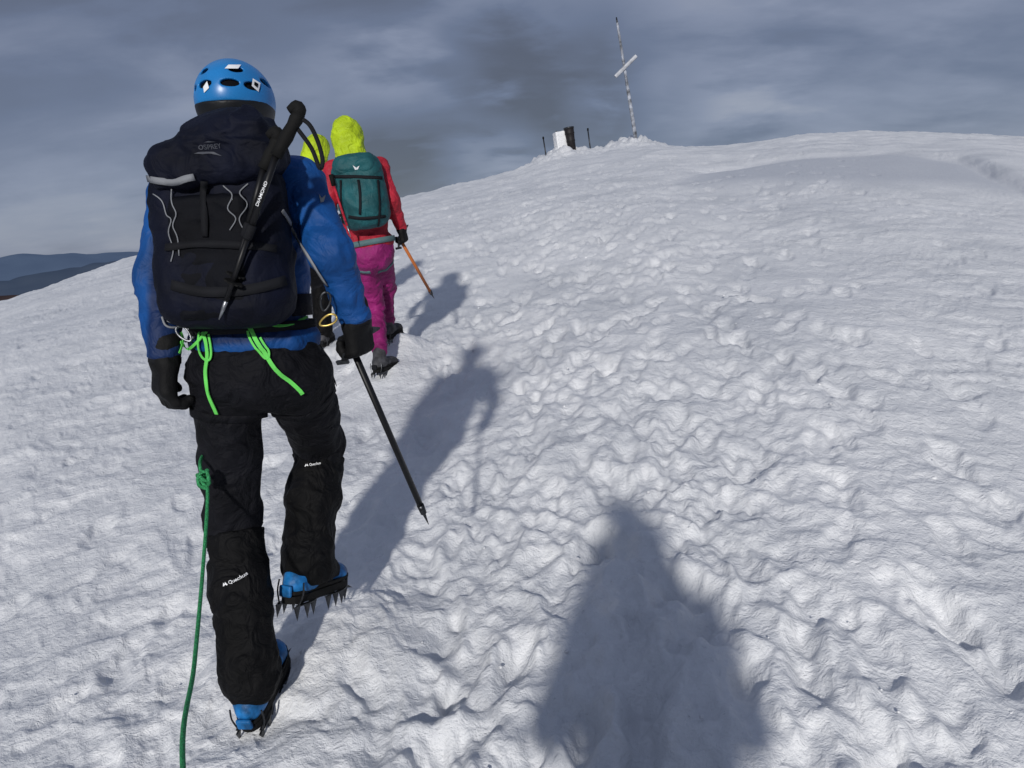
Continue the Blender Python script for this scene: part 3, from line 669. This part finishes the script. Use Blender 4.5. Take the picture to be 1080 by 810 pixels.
def carabiner(px, py, rot, mt, sz=.025):
    h_ = hit(px, py, both, .010); c = h_[0] if h_ else P(px, py, 2.03); e1 = A(math.cos(rot), 0, math.sin(rot)); e2 = A(-math.sin(rot), -.2, math.cos(rot)); pts = []
    for t in np.linspace(0, 2*math.pi, 25): pts.append(c+e1*math.cos(t)*sz+e2*math.sin(t)*sz*.5*(1+.25*math.cos(t)))
    MB().add(*tube(pts, .0030, 8)).build('carabiner', mt, hn)
for a in ((180, 336, 2.6, M['dmetal']), (194, 352, 2.2, M['metal']), (343, 318, 1.3, M['dmetal']), (346, 338, .4, M['brass'])): carabiner(*a)
for pth, mm in (([(170, 334), (174, 344), (184, 346), (196, 342)], M['grey']), ([(186, 352), (196, 362), (208, 356)], M['grey']), ([(335, 300), (345, 318), (352, 334), (344, 344)], M['dgrey'])):
    pts, ns = pixpath(pth, both, .008)
    if len(pts) > 3: MB().add(*tube(pts, .003, 6)).build('gear_loop', mm, hn)
polydecal('logo_print', [(336, 205), (339, 209), (343, 206), (341, 213), (338, 214)], o1['jk'], M['grey'], o1['jacket'])
def gtext(g_, px, py, rot, size):
    h_ = hit(px, py, o1['gt'+g_])
    if h_:
        X = A(math.cos(rot), 0, math.sin(rot)); textdecal('logo_print', 'Quechua', size, h_[0], X, A(-math.sin(rot), 0, math.cos(rot)), o1['gt'+g_], M['white'], o1['gaiter'+g_])
        c = h_[0]-X*size*2.7; mp_ = [(-.6, -.3), (-.2, .45), (0, .05), (.2, .45), (.6, -.3), (.25, -.3), (0, -.05), (-.25, -.3)]
        Y_ = A(-math.sin(rot), 0, math.cos(rot)); N = np.cross(X, Y_); W = []
        for x, y in mp_:
            p = c+(X*x+Y_*y)*size; r = o1['gt'+g_].ray_cast(Vector(p+N*.1), Vector(-N), .3); W.append(np.array(r[0])+N*.002 if r[0] is not None else p)
        obj('logo_print', W, [(0, 1, 2, 7), (7, 2, 6), (6, 2, 5), (5, 2, 3, 4)], M['white'], o1['gaiter'+g_], False)
gtext('L', 250, 611, .30, .014); gtext('R', 332, 490, .05, .010)
# =========================== backpack of person one
pk = empty('backpack', P(238, 310, 1.98), 'dark navy backpack with zigzag grey cords worn by climber in blue jacket', 'backpack')
g = SDF(); c = P(236, 248, 2.0)
g.box(c-U*.01, (.150, .085, .212), ax1, .055, .03); g.box(c-U*.12-Fw*.02, (.142, .09, .105), ax1, .055, .04); g.box(c-U*.03, (.163, .06, .15), ax1, .045, .04)
pm = g.mesh(.006, wr=.010, ws=.08, seed=21); pb_ = obj('pack_body', *pm, M['pack'], pk); pbv = bv(pm)
lidc = P(230, 160, 1.985); axl = np.stack([nrm(R+U*.18), nrm(Fw+U*.15), nrm(U-Fw*.15-R*.18)])
g = SDF(); g.box(lidc-axl[2]*.012, (.154, .095, .056), axl, .040, .03); g.ell(lidc+axl[2]*.045+axl[0]*.035, (.095, .080, .050), axl, .05); g.ell(lidc-axl[0]*.10-axl[2]*.02, (.068, .085, .045), axl, .03); g.box(lidc+axl[0]*.03-axl[2]*.045-axl[1]*.03, (.12, .07, .03), axl, .020, .03)
lm = g.mesh(.005, wr=.013, ws=.06, seed=25); lid = obj('pack_lid', *lm, M['pack'], pk); lbv = bv(lm)
g = SDF(); g.box(c-Fw*.088-U*.06, (.095, .022, .15), ax1, .02, .02); m2 = g.mesh(.006, wr=.006, ws=.04, seed=3); obj('front_pocket', *m2, M['packpanel'], pk)
pall = Multi([pbv, bv(m2), lbv, o1['jk']])
h_ = hit(222, 155, lbv)
textdecal('logo_print', 'OSPREY', .015, h_[0], nrm(R+U*.05), U, lbv, M['greyprint'], lid)
polydecal('logo_print', [(205, 162), (211, 160.5), (218, 160), (226, 160.5), (235, 165), (224, 162.5), (214, 163)], lbv, M['greyprint'], lid)
polydecal('logo_print', [(215, 150), (220, 148), (228, 149), (221, 149.8)], lbv, M['greyprint'], lid)
for pth in ([(163, 205), (172, 212), (176, 226), (182, 232), (179, 245), (184, 262), (181, 276)], [(181, 198), (182, 215), (187, 226), (183, 238), (188, 250), (190, 270)], [(236, 196), (246, 207), (240, 220), (250, 230), (243, 243)], [(262, 194), (252, 205), (262, 216), (252, 230), (258, 245)]):
    pts, ns = pixpath(pth, pall, .004)
    if len(pts) > 3: MB().add(*tube(pts, .0016, 6)).build('cord', M['grey'], pk)
for pth, w, mm in (([(158, 188), (172, 191), (188, 191), (205, 186)], .016, M['grey']), ([(296, 222), (312, 246), (330, 275), (346, 300)], .009, M['grey']), ([(176, 262), (205, 258), (240, 258), (290, 262)], .018, M['dgrey']), ([(215, 190), (216, 215), (217, 250)], .016, M['dgrey']), ([(182, 300), (215, 308), (262, 306), (300, 296)], .025, M['dgrey'])):
    pts, ns = pixpath(pth, pall, .005)
    if len(pts) > 3: MB().add(*ribbon(pts, ns, w, .003)).build('strap', mm, pk)
def shoulder_straps(o, root, mt, w=.055, s=1.0):
    J = o['J']; R, Fw, U = o['ax']
    for q in (-1, 1):
        c = (J['shL']+J['shR'])/2+R*q*.095*s-U*.12*s
        angs = np.linspace(math.pi*.95, -math.pi*.45, 26)
        pts, ns = castring(c, Fw, U, angs, o['jk'], .008, .45)
        MB().add(*ribbon(pts, ns, w*s, .012)).build('shoulder_strap', mt, root)
shoulder_straps(o1, pk, M['pack'])
pts, ns = outring(J['pelvis']+U*.13, R, Fw, np.linspace(-.5, math.pi+.5, 30), (o1['jk'],), .006)
MB().add(*ribbon(pts, ns, .06, .01)).build('hip_belt', M['pack'], pk)
def trek(label, gt, ge, tip, bas, loop):
    a = P(*gt); b_ = P(*ge); t_ = P(*tip); root = empty('trekking_pole', t_, label, 'trekking pole')
    d = nrm(t_-a); q = MB(); q.add(*tube([a, a+(b_-a)*.15, a+(b_-a)*.3, a+(b_-a)*.55, a+(b_-a)*.8, b_], [.014, .0165, .014, .0165, .014, .0150], 12)); q.build('grip', M['rubber'], root)
    k = MB(); k.add(*tube(cat([a+d*.012, a-d*.006+A(-.004, 0, 0), a-d*.016+A(-.014, 0, .0), a-d*.012+A(-.030, 0, -.004)], 3), [.013, .0175, .015, .009], 10)); k.build('handle_top', M['rubber'], root)
    mid = b_+(t_-b_)*.45
    MB().add(*tube([b_, mid], .0082, 12)).build('upper_shaft', M['shaft'], root)
    MB().add(*tube([mid, t_-d*.05], .0066, 12)).build('lower_shaft', M['shaft'], root)
    MB().add(*tube([mid-d*.018, mid-d*.014, mid+d*.014, mid+d*.02], [.009, .0115, .0115, .008], 12)).build('clamp', M['dgrey'], root)
    MB().add(*tube([t_-d*.06, t_-d*.03, t_], [.0065, .005, .0015], 10)).build('tip', M['metal'], root)
    e1 = nrm(np.cross(d, A(0, 1, 0))); e2 = np.cross(d, e1); bc = t_-d*bas; bk = []
    for i in range(24): bk.append(((.021+.003*(i % 2))*math.cos(i*math.pi/12), (.021+.003*(i % 2))*math.sin(i*math.pi/12)))
    V, F = prism(bk, bc, e1, e2, d, .004); obj('basket', V, F, M['rubber'], root, False)
    if loop:
        lp = cat([a+d*.01, a+A(.022, -.012, -.03), a+A(.036, -.008, -.07), a+A(.040, -.004, -.11), a+A(.030, .0, -.125), a+A(.018, -.005, -.08), a+d*.03], 5)
        MB().add(*ribbon(lp, [A(.2, -1, .1)]*99, .010, .002)).build('wrist_strap', M['dgrey'], root)
        c_ = b_+(t_-b_)*.22; V, F = text2d('DIAMOND', .013); X = nrm(a-t_); Y_ = nrm(np.cross(A(0, -1, 0), X)); N = np.cross(X, Y_)
        if N[1] > 0: Y_ = -Y_; N = -N
        obj('shaft_print', [c_+X*x+Y_*y*.8+N*(math.sqrt(max(.0086**2-(y*.8)**2, 0))+.0012) for x, y in V], F, M['white'], root, False)
    return root
trek('folded trekking pole with its grip highest, lashed diagonally on the navy backpack', (316, 119, 1.84), (291, 165, 1.835), (231, 337, 1.86), .10, 1)
trek('folded trekking pole with lower grip, lashed on navy backpack just left of the other pole', (294, 146, 1.86), (278, 178, 1.86), (240, 318, 1.88), .07, 0)
# =========================== rope
rk = P(215, 505, 2.03)
rp = cat([P(262, 425, 2.35), P(228, 462, 2.28), P(214, 480, 2.12), P(211, 492, 2.04), rk, P(219, 522, 2.0), P(214, 600, 1.78), P(205, 700, 1.45), P(193, 812, 1.08), A(-.30, .55, .83), A(-.12, .12, .88), A(-.02, -.16, .96)], 10)
rroot = empty('climbing_rope', rk, 'green climbing rope running down from the climber in blue to the bottom edge', 'rope')
MB().add(*tube(rp, .0048, 10)).build('rope_strand', M['rope'], rroot)
kn = []
for t in np.linspace(0, 2*math.pi*2.6, 60):
    kn.append(rk+A(.0125*math.cos(t)*(1+.3*math.sin(t*.5)), .011*math.sin(t), .016-.036*t/(2*math.pi*2.6)+.008*math.sin(2*t)))
kn += [rk+A(.01, -.006, -.03), rk+A(-.012, -.012, -.012), rk+A(-.006, -.012, .018), rk+A(.016, -.01, .022), rk+A(.018, -.012, -.012)]
MB().add(*tube(cat(kn, 2), .0048, 8)).build('knot', M['rope'], rroot)
# =========================== person two
J2 = dict(head=P(367, 146, 5.35), neck=P(371, 166, 5.30), pelvis=P(391, 262, 5.30),
          shL=P(352, 180, 5.30), elL=P(344, 222, 5.22), wrL=P(356, 256, 5.40), shR=P(400, 177, 5.30), elR=P(413, 212, 5.25), wrR=P(423, 240, 5.38),
          hipL=P(384, 268, 5.30), knL=P(396, 322, 5.50), anL=P(401, 375, 5.26), hipR=P(401, 267, 5.32), knR=P(408, 304, 5.66), anR=P(409, 341, 5.70))
J2['toeL'] = nrm(A(.45, 1, .0)); J2['upL'] = nrm(A(0, .05, 1)); J2['toeR'] = nrm(A(.35, 1, .1)); J2['upR'] = nrm(A(0, -.1, 1))
o2 = person('person in coral red jacket, magenta trousers and lime hood, wearing a teal backpack', J2,
            dict(jacket=M['red'], trousers=M['magenta'], gaiter=M['magenta'], boot=M['bootdark']), h=.008, s=.93, seed=5, hood=M['lime'], wrn=.008, gaiters=False, tw=.88)
make_glove(o2['root'], J2['wrL'], A(.1, .5, -1), A(-1, 0, 0), 1, (.5, .5, .4), .95)
gx2 = make_glove(o2['root'], J2['wrR'], A(.15, .1, -1), A(1, -.2, 0), -1, (1.1, 1.15, .8), 1.0, thumb=.9)
a2 = J2['wrR']+gx2[1]*.08-gx2[2]*.028
make_axe('ice axe with orange shaft held by the person in magenta trousers', a2, P(458, 315, 5.75), A(.3, 1, .1), M['oshaft'], 1.1)
h2 = harness(o2, M['tealweb'], M['tealweb'], .93, .04)
ax2 = o2['ax']; R2, F2, U2 = ax2
pk2 = empty('backpack', P(382, 245, 5.15), 'teal backpack worn by the person in the coral red jacket', 'backpack')
c2 = P(381, 203, 5.13)
g = SDF(); g.box(c2, (.160, .095, .23), ax2, .09, .03); g.ell(c2-U2*.06-F2*.06, (.125, .085, .16), ax2, .04); pm = g.mesh(.008, wr=.011, ws=.08, seed=31); obj('pack_body', *pm, M['teal'], pk2); pb2 = bv(pm)
g = SDF(); g.box(c2+U2*.17-F2*.01, (.138, .10, .07), ax2, .068, .03); pm = g.mesh(.008, wr=.010, ws=.06, seed=32); l2 = obj('pack_lid', *pm, M['teal'], pk2); lb2 = bv(pm)
al2 = Multi([pb2, lb2])
polydecal('logo_print', [(372, 174), (375.5, 177), (379, 174.5), (377.5, 178.5), (374.5, 179)], al2, M['white'], l2, off=.004)
for pth, w, mm in (([(352, 186), (380, 187), (408, 188)], .02, M['dgrey']), ([(360, 190), (361, 220), (364, 244)], .014, M['dgrey']), ([(398, 190), (400, 220), (398, 242)], .014, M['dgrey']), ([(354, 226), (380, 230), (406, 228)], .02, M['dgrey']), ([(378, 190), (380, 208), (380, 226)], .016, M['dgrey'])):
    pts, ns = pixpath(pth, al2, .006)
    if len(pts) > 3: MB().add(*ribbon(pts, ns, w, .004)).build('strap', mm, pk2)
shoulder_straps(o2, pk2, M['dgrey'], s=.93)
pr = empty('trekking_pole', P(372, 247, 5.0), 'slim trekking pole with red shaft strapped on the left of the teal backpack', 'trekking pole')
MB().add(*tube([P(352, 196, 5.03), P(366, 238, 5.0)], .008, 8)).build('shaft', M['red'], pr)
MB().add(*tube([P(349, 184, 5.03), P(352, 196, 5.03)], [.016, .014], 8)).build('grip', M['rubber'], pr)
MB().add(*tube([P(366, 238, 5.0), P(370, 250, 5.0)], [.007, .002], 8)).build('tip', M['metal'], pr)
def stdJ(x, y, h, lean=.04, stride=.2):
    zL = float(ground(np.array([x-.1]), np.array([y-stride/2]))[0]); zR = float(ground(np.array([x+.1]), np.array([y+stride/2]))[0]); z = min(zL, zR)
    q = lambda a, b_, c: A(x+a*h, y+b_, z+c*h)
    return dict(head=q(0, lean*2+.02, .925), neck=q(0, lean*1.6, .845), pelvis=q(0, 0, .53), shL=q(-.105, lean*1.5, .81), shR=q(.105, lean*1.5, .81),
                elL=q(-.135, lean-.05, .645), elR=q(.135, lean-.05, .645), wrL=q(-.13, lean+.05, .51), wrR=q(.13, lean+.05, .51),
                hipL=q(-.055, 0, .51), hipR=q(.055, 0, .51), knL=A(x-.1, y-stride*.15+.03, zL+.29*h), knR=A(x+.1, y+stride*.55+.06, zR+.29*h),
                anL=A(x-.1, y-stride/2-.04, zL+.11), anR=A(x+.1, y+stride/2-.04, zR+.11), toeL=nrm(A(-.1, 1, .12)), toeR=nrm(A(.1, 1, .12)), upL=A(0, -.1, 1), upR=A(0, -.1, 1))
hd3 = P(333, 158, 6.5)
z3 = float(ground(np.array([hd3[0]-.2]), np.array([hd3[1]]))[0]); h3 = (hd3[2]-z3)/.925
J3 = stdJ(hd3[0]-.22, 6.4, h3)
for k_, dx_ in (('head', .22), ('neck', .17), ('shL', .14), ('shR', .14), ('elL', .08), ('elR', .06), ('wrL', .04), ('wrR', -.02)): J3[k_] = J3[k_]+A(dx_, 0, 0)
J3['elR'] += A(-.03, .18, .03); J3['wrR'] += A(-.10, .30, .12)
o3 = person('person in lime yellow hood mostly hidden behind the climber in blue', J3, dict(jacket=M['darkjk'], trousers=M['black'], gaiter=M['gaiter'], boot=M['bootdark']), h=.012, s=h3/1.8, seed=7, hood=M['lime'])
make_glove(o3['root'], J3['wrL'], A(0, .1, -1), A(-1, 0, 0), 1, (.4, .5, .4), .95); make_glove(o3['root'], J3['wrR'], A(0, 1, -.3), A(1, 0, 0), -1, (.4, .5, .4), .95)
J4 = stdJ(.02, -.36, 1.80, lean=.02, stride=.1)
J4['elL'] = A(-.255, -.26, 1.13); J4['elR'] = A(.275, -.26, 1.13); J4['wrL'] = A(-.105, -.13, 1.46); J4['wrR'] = A(.125, -.13, 1.48)
o4 = person('person in charcoal jacket and hood standing lowest on the slope, raising a phone', J4, dict(jacket=M['darkjk'], trousers=M['black'], gaiter=M['gaiter'], boot=M['bootdark']), h=.012, s=1.05, seed=9, hood=M['darkjk'], sk=1.2)
make_glove(o4['root'], J4['wrL'], nrm(A(.10, .35, .9)), A(-.6, -.9, .2), 1, (.5, .6, .5), .95); make_glove(o4['root'], J4['wrR'], nrm(A(-.10, .35, .9)), A(.6, -.9, .2), -1, (.5, .6, .5), .95)
ph = empty('phone', tuple(CAM-np.array(ef)*.03), 'black phone held up in both hands by the person lowest on the slope', 'phone')
V, F = SDF().box((0, 0, 0), (.076, .004, .037), rd=.003, k=.001).mesh(.003); obj('phone_case', V @ np.stack([np.array(rt), np.array(ef), np.array(up)])+CAM-np.array(ef)*.03, F, M['phone'], ph)
harness(o4, M['dgrey'], M['dgrey'])
# ---------------------------------------------------------------- summit objects
def onr(px, r, py=150):
    d = ray(px, py); k = r/math.hypot(d[0], d[1]); x, y = d[0]*k, d[1]*k
    return A(x, y, float(ground(np.array([x]), np.array([y]))[0]))
rime = mat('rimed_metal', (.24, .255, .29), .6, metal=.2, var=.7, vscale=5, bump=.4, bscale=40)
rime2 = mat('rimed_crossbar_metal', (.42, .43, .46), .6, metal=.1, var=.3, vscale=5, bump=.4, bscale=40)
bs = onr(671, 29.0); tp = P(651, 24, bs[1]); d = nrm(tp-bs); L = np.linalg.norm(tp-bs)
cx = empty('summit_cross', bs, 'tall thin metal summit cross leaning left on the ridge', 'cross')
e1 = nrm(np.cross(d, A(0, -1, 0))); e2 = np.cross(d, e1)
q = MB()
q.add(*tube([bs-d*.3, bs+d*L*.45, bs+d*L*.46, tp], [.070, .062, .050, .042], 8))
for i in range(9):
    z0 = L*(.08+.10*i); q.add(*tube([bs+d*z0, bs+d*(z0+.06)], .072-.003*i, 8))
q.build('mast', rime, cx, False)
q = MB(); ca = P(649, 81, bs[1]-.08); cb = P(671, 59, bs[1]-.08); q.add(*tube([ca, cb], .068, 8)); q.build('crossbar', rime2, cx, False)
q = MB(); q.add(*tube([tp-d*.1, tp+d*.18], [.04, .022], 8)); q.build('mast_tip', M['dmetal'], cx)
bb = onr(603, 28.6); br = empty('barrel', bb, 'dark tapered barrel standing on the summit beside a snow crusted block', 'barrel')
tl = nrm(A(-.10, 0, 1))
q = MB(); q.add(*tube([bb-tl*.3, bb+tl*.3, bb+tl*.32, bb+tl*.36, bb+tl*.38, bb+tl*.56, bb+tl*.58, bb+tl*.62, bb+tl*.64, bb+tl*.78], [.14, .15, .162, .162, .152, .165, .177, .177, .168, .182], 20)); q.build('barrel_body', mat('dark_barrel_paint', (.010, .008, .009), .6, var=.4, bump=.4, bscale=30), br)
q = MB(); q.add(*tube([bb+tl*.76, bb+tl*.79, bb+tl*.81], [.19, .195, .185], 20)); q.build('barrel_lid', M['dmetal'], br)
b0 = onr(592, 28.75); g = SDF(); axb = np.stack([nrm(A(1, .3, .1)), nrm(A(-.3, 1, 0)), A(-.1, 0, 1)]); g.box(b0+A(.0, 0, .26), (.22, .19, .48), axb, .03, .05); g.ell(b0+A(-.24, 0, -.06), (.32, .25, .20), k=.08); g.ell(b0+A(.30, -.2, -.08), (.35, .25, .16), k=.08)
V, F = g.mesh(.025, wr=.014, ws=.10, seed=3); o = obj('snow_crusted_block', V, F, M['snow']); tag(o, 'white snow crusted block just left of the dark barrel', 'block')
for (px, top, r, lb) in ((576, 146, 28.6, 'thin dark pole farthest left on the summit'), (590, 140, 29.3, 'thin dark pole behind the snow crusted block'), (623, 137, 28.6, 'thin dark pole right of the dark barrel')):
    b0 = onr(px, r); t0 = P(px-3, top, b0[1]); q = MB(); q.add(*tube([b0-A(0, 0, .3), t0], .024, 8)); po = empty('marker_pole', b0, lb, 'pole'); q.build('pole_shaft', M['dmetal'], po)
    q = MB(); q.add(*tube([t0-A(0, 0, .02), t0+A(0, 0, .06)], [.034, .03], 8)); q.build('pole_cap', M['rubber'], po)
# ---------------------------------------------------------------- snow crumbs
def chunk(c, r, seed):
    V = []; F = []; n = 8; mrows = 6
    for i in range(mrows+1):
        for j in range(n):
            th_ = math.pi*i/mrows; f = 2*math.pi*j/n; p = A(math.sin(th_)*math.cos(f), math.sin(th_)*math.sin(f), math.cos(th_)*.7)
            k = 1+.8*(float(vn3(p[None]*1.0+seed, .55, seed % 7)[0])-.5); V.append(c+p*r*k)
    for i in range(mrows):
        for j in range(n): F.append((i*n+j, (i+1)*n+j, (i+1)*n+(j+1) % n, i*n+(j+1) % n))
    return V, F
q = MB()
for i in range(150):
    y = 1.6+9*random.random()**1.4; x = .1+.1*y+random.gauss(0, .5+.15*y); z = float(ground(np.array([x]), np.array([y]))[0]); r = .003+.009*random.random()**4
    q.add(*chunk(A(x, y, z-r*.2), r, i))
cr2 = q.build('snow_crumbs', M['snow']); cr2['kind'] = 'stuff'
# ---------------------------------------------------------------- world and sun
SUN_AZ = math.radians(7.6); SUN_EL = math.radians(21.3)
w = bpy.data.worlds.new('World'); bpy.context.scene.world = w; w.use_nodes = True; nt = w.node_tree; nt.nodes.clear()
N = nt.nodes.new
def mth(op, a, b_=None, c_=None, clamp=False):
    n = N('ShaderNodeMath'); n.operation = op; n.use_clamp = clamp
    for i, v in enumerate((a, b_, c_)):
        if v is None: continue
        if isinstance(v, (int, float)): n.inputs[i].default_value = v
        else: nt.links.new(v, n.inputs[i])
    return n.outputs[0]
tcw = N('ShaderNodeTexCoord'); sep = N('ShaderNodeSeparateXYZ'); nt.links.new(tcw.outputs['Generated'], sep.inputs[0])
zz = mth('ADD', mth('MAXIMUM', sep.outputs[2], 0), .28)
cmb = N('ShaderNodeCombineXYZ'); nt.links.new(mth('DIVIDE', sep.outputs[0], zz), cmb.inputs[0]); nt.links.new(mth('DIVIDE', sep.outputs[1], zz), cmb.inputs[1])
def cn(scale, det, dist, loc=(0, 0, 0), st=(1, 1, 1), rough=.5):
    mp = N('ShaderNodeMapping'); mp.inputs['Location'].default_value = loc; mp.inputs['Scale'].default_value = st; nt.links.new(cmb.outputs[0], mp.inputs[0])
    n = N('ShaderNodeTexNoise'); n.inputs['Scale'].default_value = scale; n.inputs['Detail'].default_value = det; n.inputs['Distortion'].default_value = dist; n.inputs['Roughness'].default_value = rough
    nt.links.new(mp.outputs[0], n.inputs['Vector']); return n.outputs[0]
nA = cn(.8, 4, .1, (3.1, 1.2, 0), (.8, 1.1, 1)); nB = cn(2.3, 6, .2, (7.3, 2.2, 0), (.75, 1.2, 1), .54)
v = mth('ADD', mth('MULTIPLY', nA, .5), mth('MULTIPLY', nB, .5))
v = mth('MULTIPLY_ADD', mth('SUBTRACT', v, .5), .95, .49)
wob = mth('MULTIPLY', mth('SUBTRACT', nB, .5), .055)
def blob(px, py, rad, amt, prev):
    d = nrm(ray(px, py)); n = N('ShaderNodeVectorMath'); n.operation = 'DOT_PRODUCT'; n.inputs[1].default_value = tuple(d)
    nt.links.new(tcw.outputs['Generated'], n.inputs[0])
    mr = N('ShaderNodeMapRange'); mr.interpolation_type = 'SMOOTHSTEP'; mr.inputs[1].default_value = math.cos(math.radians(rad)); mr.inputs[2].default_value = 1
    nt.links.new(mth('ADD', n.outputs['Value'], mth('MULTIPLY', wob, (rad/9.0)**2)), mr.inputs[0]); return mth('MULTIPLY_ADD', mr.outputs[0], amt, prev)
for a in ((425, 105, 5, .12), (375, 105, 5, .06), (475, 120, 4.5, .08), (500, 172, 6, .14), (560, 155, 6, .09), (535, 88, 6, -.10), (580, 92, 7, -.10), (640, 105, 7, -.08), (470, 144, 5, -.11), (425, 152, 5, -.13), (385, 142, 4.5, -.10), (505, 92, 6, -.07), (530, 20, 8, .08), (20, 240, 9, .03), (130, 130, 9, .03), (220, 200, 8, .03), (900, 115, 10, .04), (730, 125, 6, .03), (100, 20, 14, -.07), (760, 30, 8, .05)):
    v = blob(*a, v)
rp_ = N('ShaderNodeValToRGB'); nt.links.new(v, rp_.inputs[0]); e = rp_.color_ramp
e.elements[0].position = .28; e.elements[0].color = (.088, .098, .135, 1); e.elements[1].position = .80; e.elements[1].color = (.42, .44, .50, 1)
x = e.elements.new(.44); x.color = (.140, .170, .255, 1); x = e.elements.new(.58); x.color = (.225, .258, .355, 1)
bgc = N('ShaderNodeBackground'); nt.links.new(rp_.outputs[0], bgc.inputs[0]); bgc.inputs[1].default_value = 1.06
sky = N('ShaderNodeTexSky'); sky.sky_type = 'NISHITA'; sky.sun_disc = False; sky.sun_elevation = SUN_EL; sky.sun_rotation = math.pi+SUN_AZ; sky.altitude = 1500
bgs = N('ShaderNodeBackground'); nt.links.new(sky.outputs[0], bgs.inputs[0]); bgs.inputs[1].default_value = .06
mx = N('ShaderNodeMixShader'); mx.inputs[0].default_value = .88; nt.links.new(bgs.outputs[0], mx.inputs[1]); nt.links.new(bgc.outputs[0], mx.inputs[2])
out = N('ShaderNodeOutputWorld'); nt.links.new(mx.outputs[0], out.inputs[0])
sd = bpy.data.lights.new('sun', 'SUN'); so = bpy.data.objects.new('sun', sd); COL.objects.link(so)
sd.energy = 3.1; sd.angle = math.radians(2.0); sd.color = (1, .97, .925)
dirv = Vector((math.sin(SUN_AZ)*math.cos(SUN_EL), math.cos(SUN_AZ)*math.cos(SUN_EL), -math.sin(SUN_EL)))
so.rotation_euler = dirv.to_track_quat('-Z', 'Y').to_euler(); so.location = (-3, -10, 12)
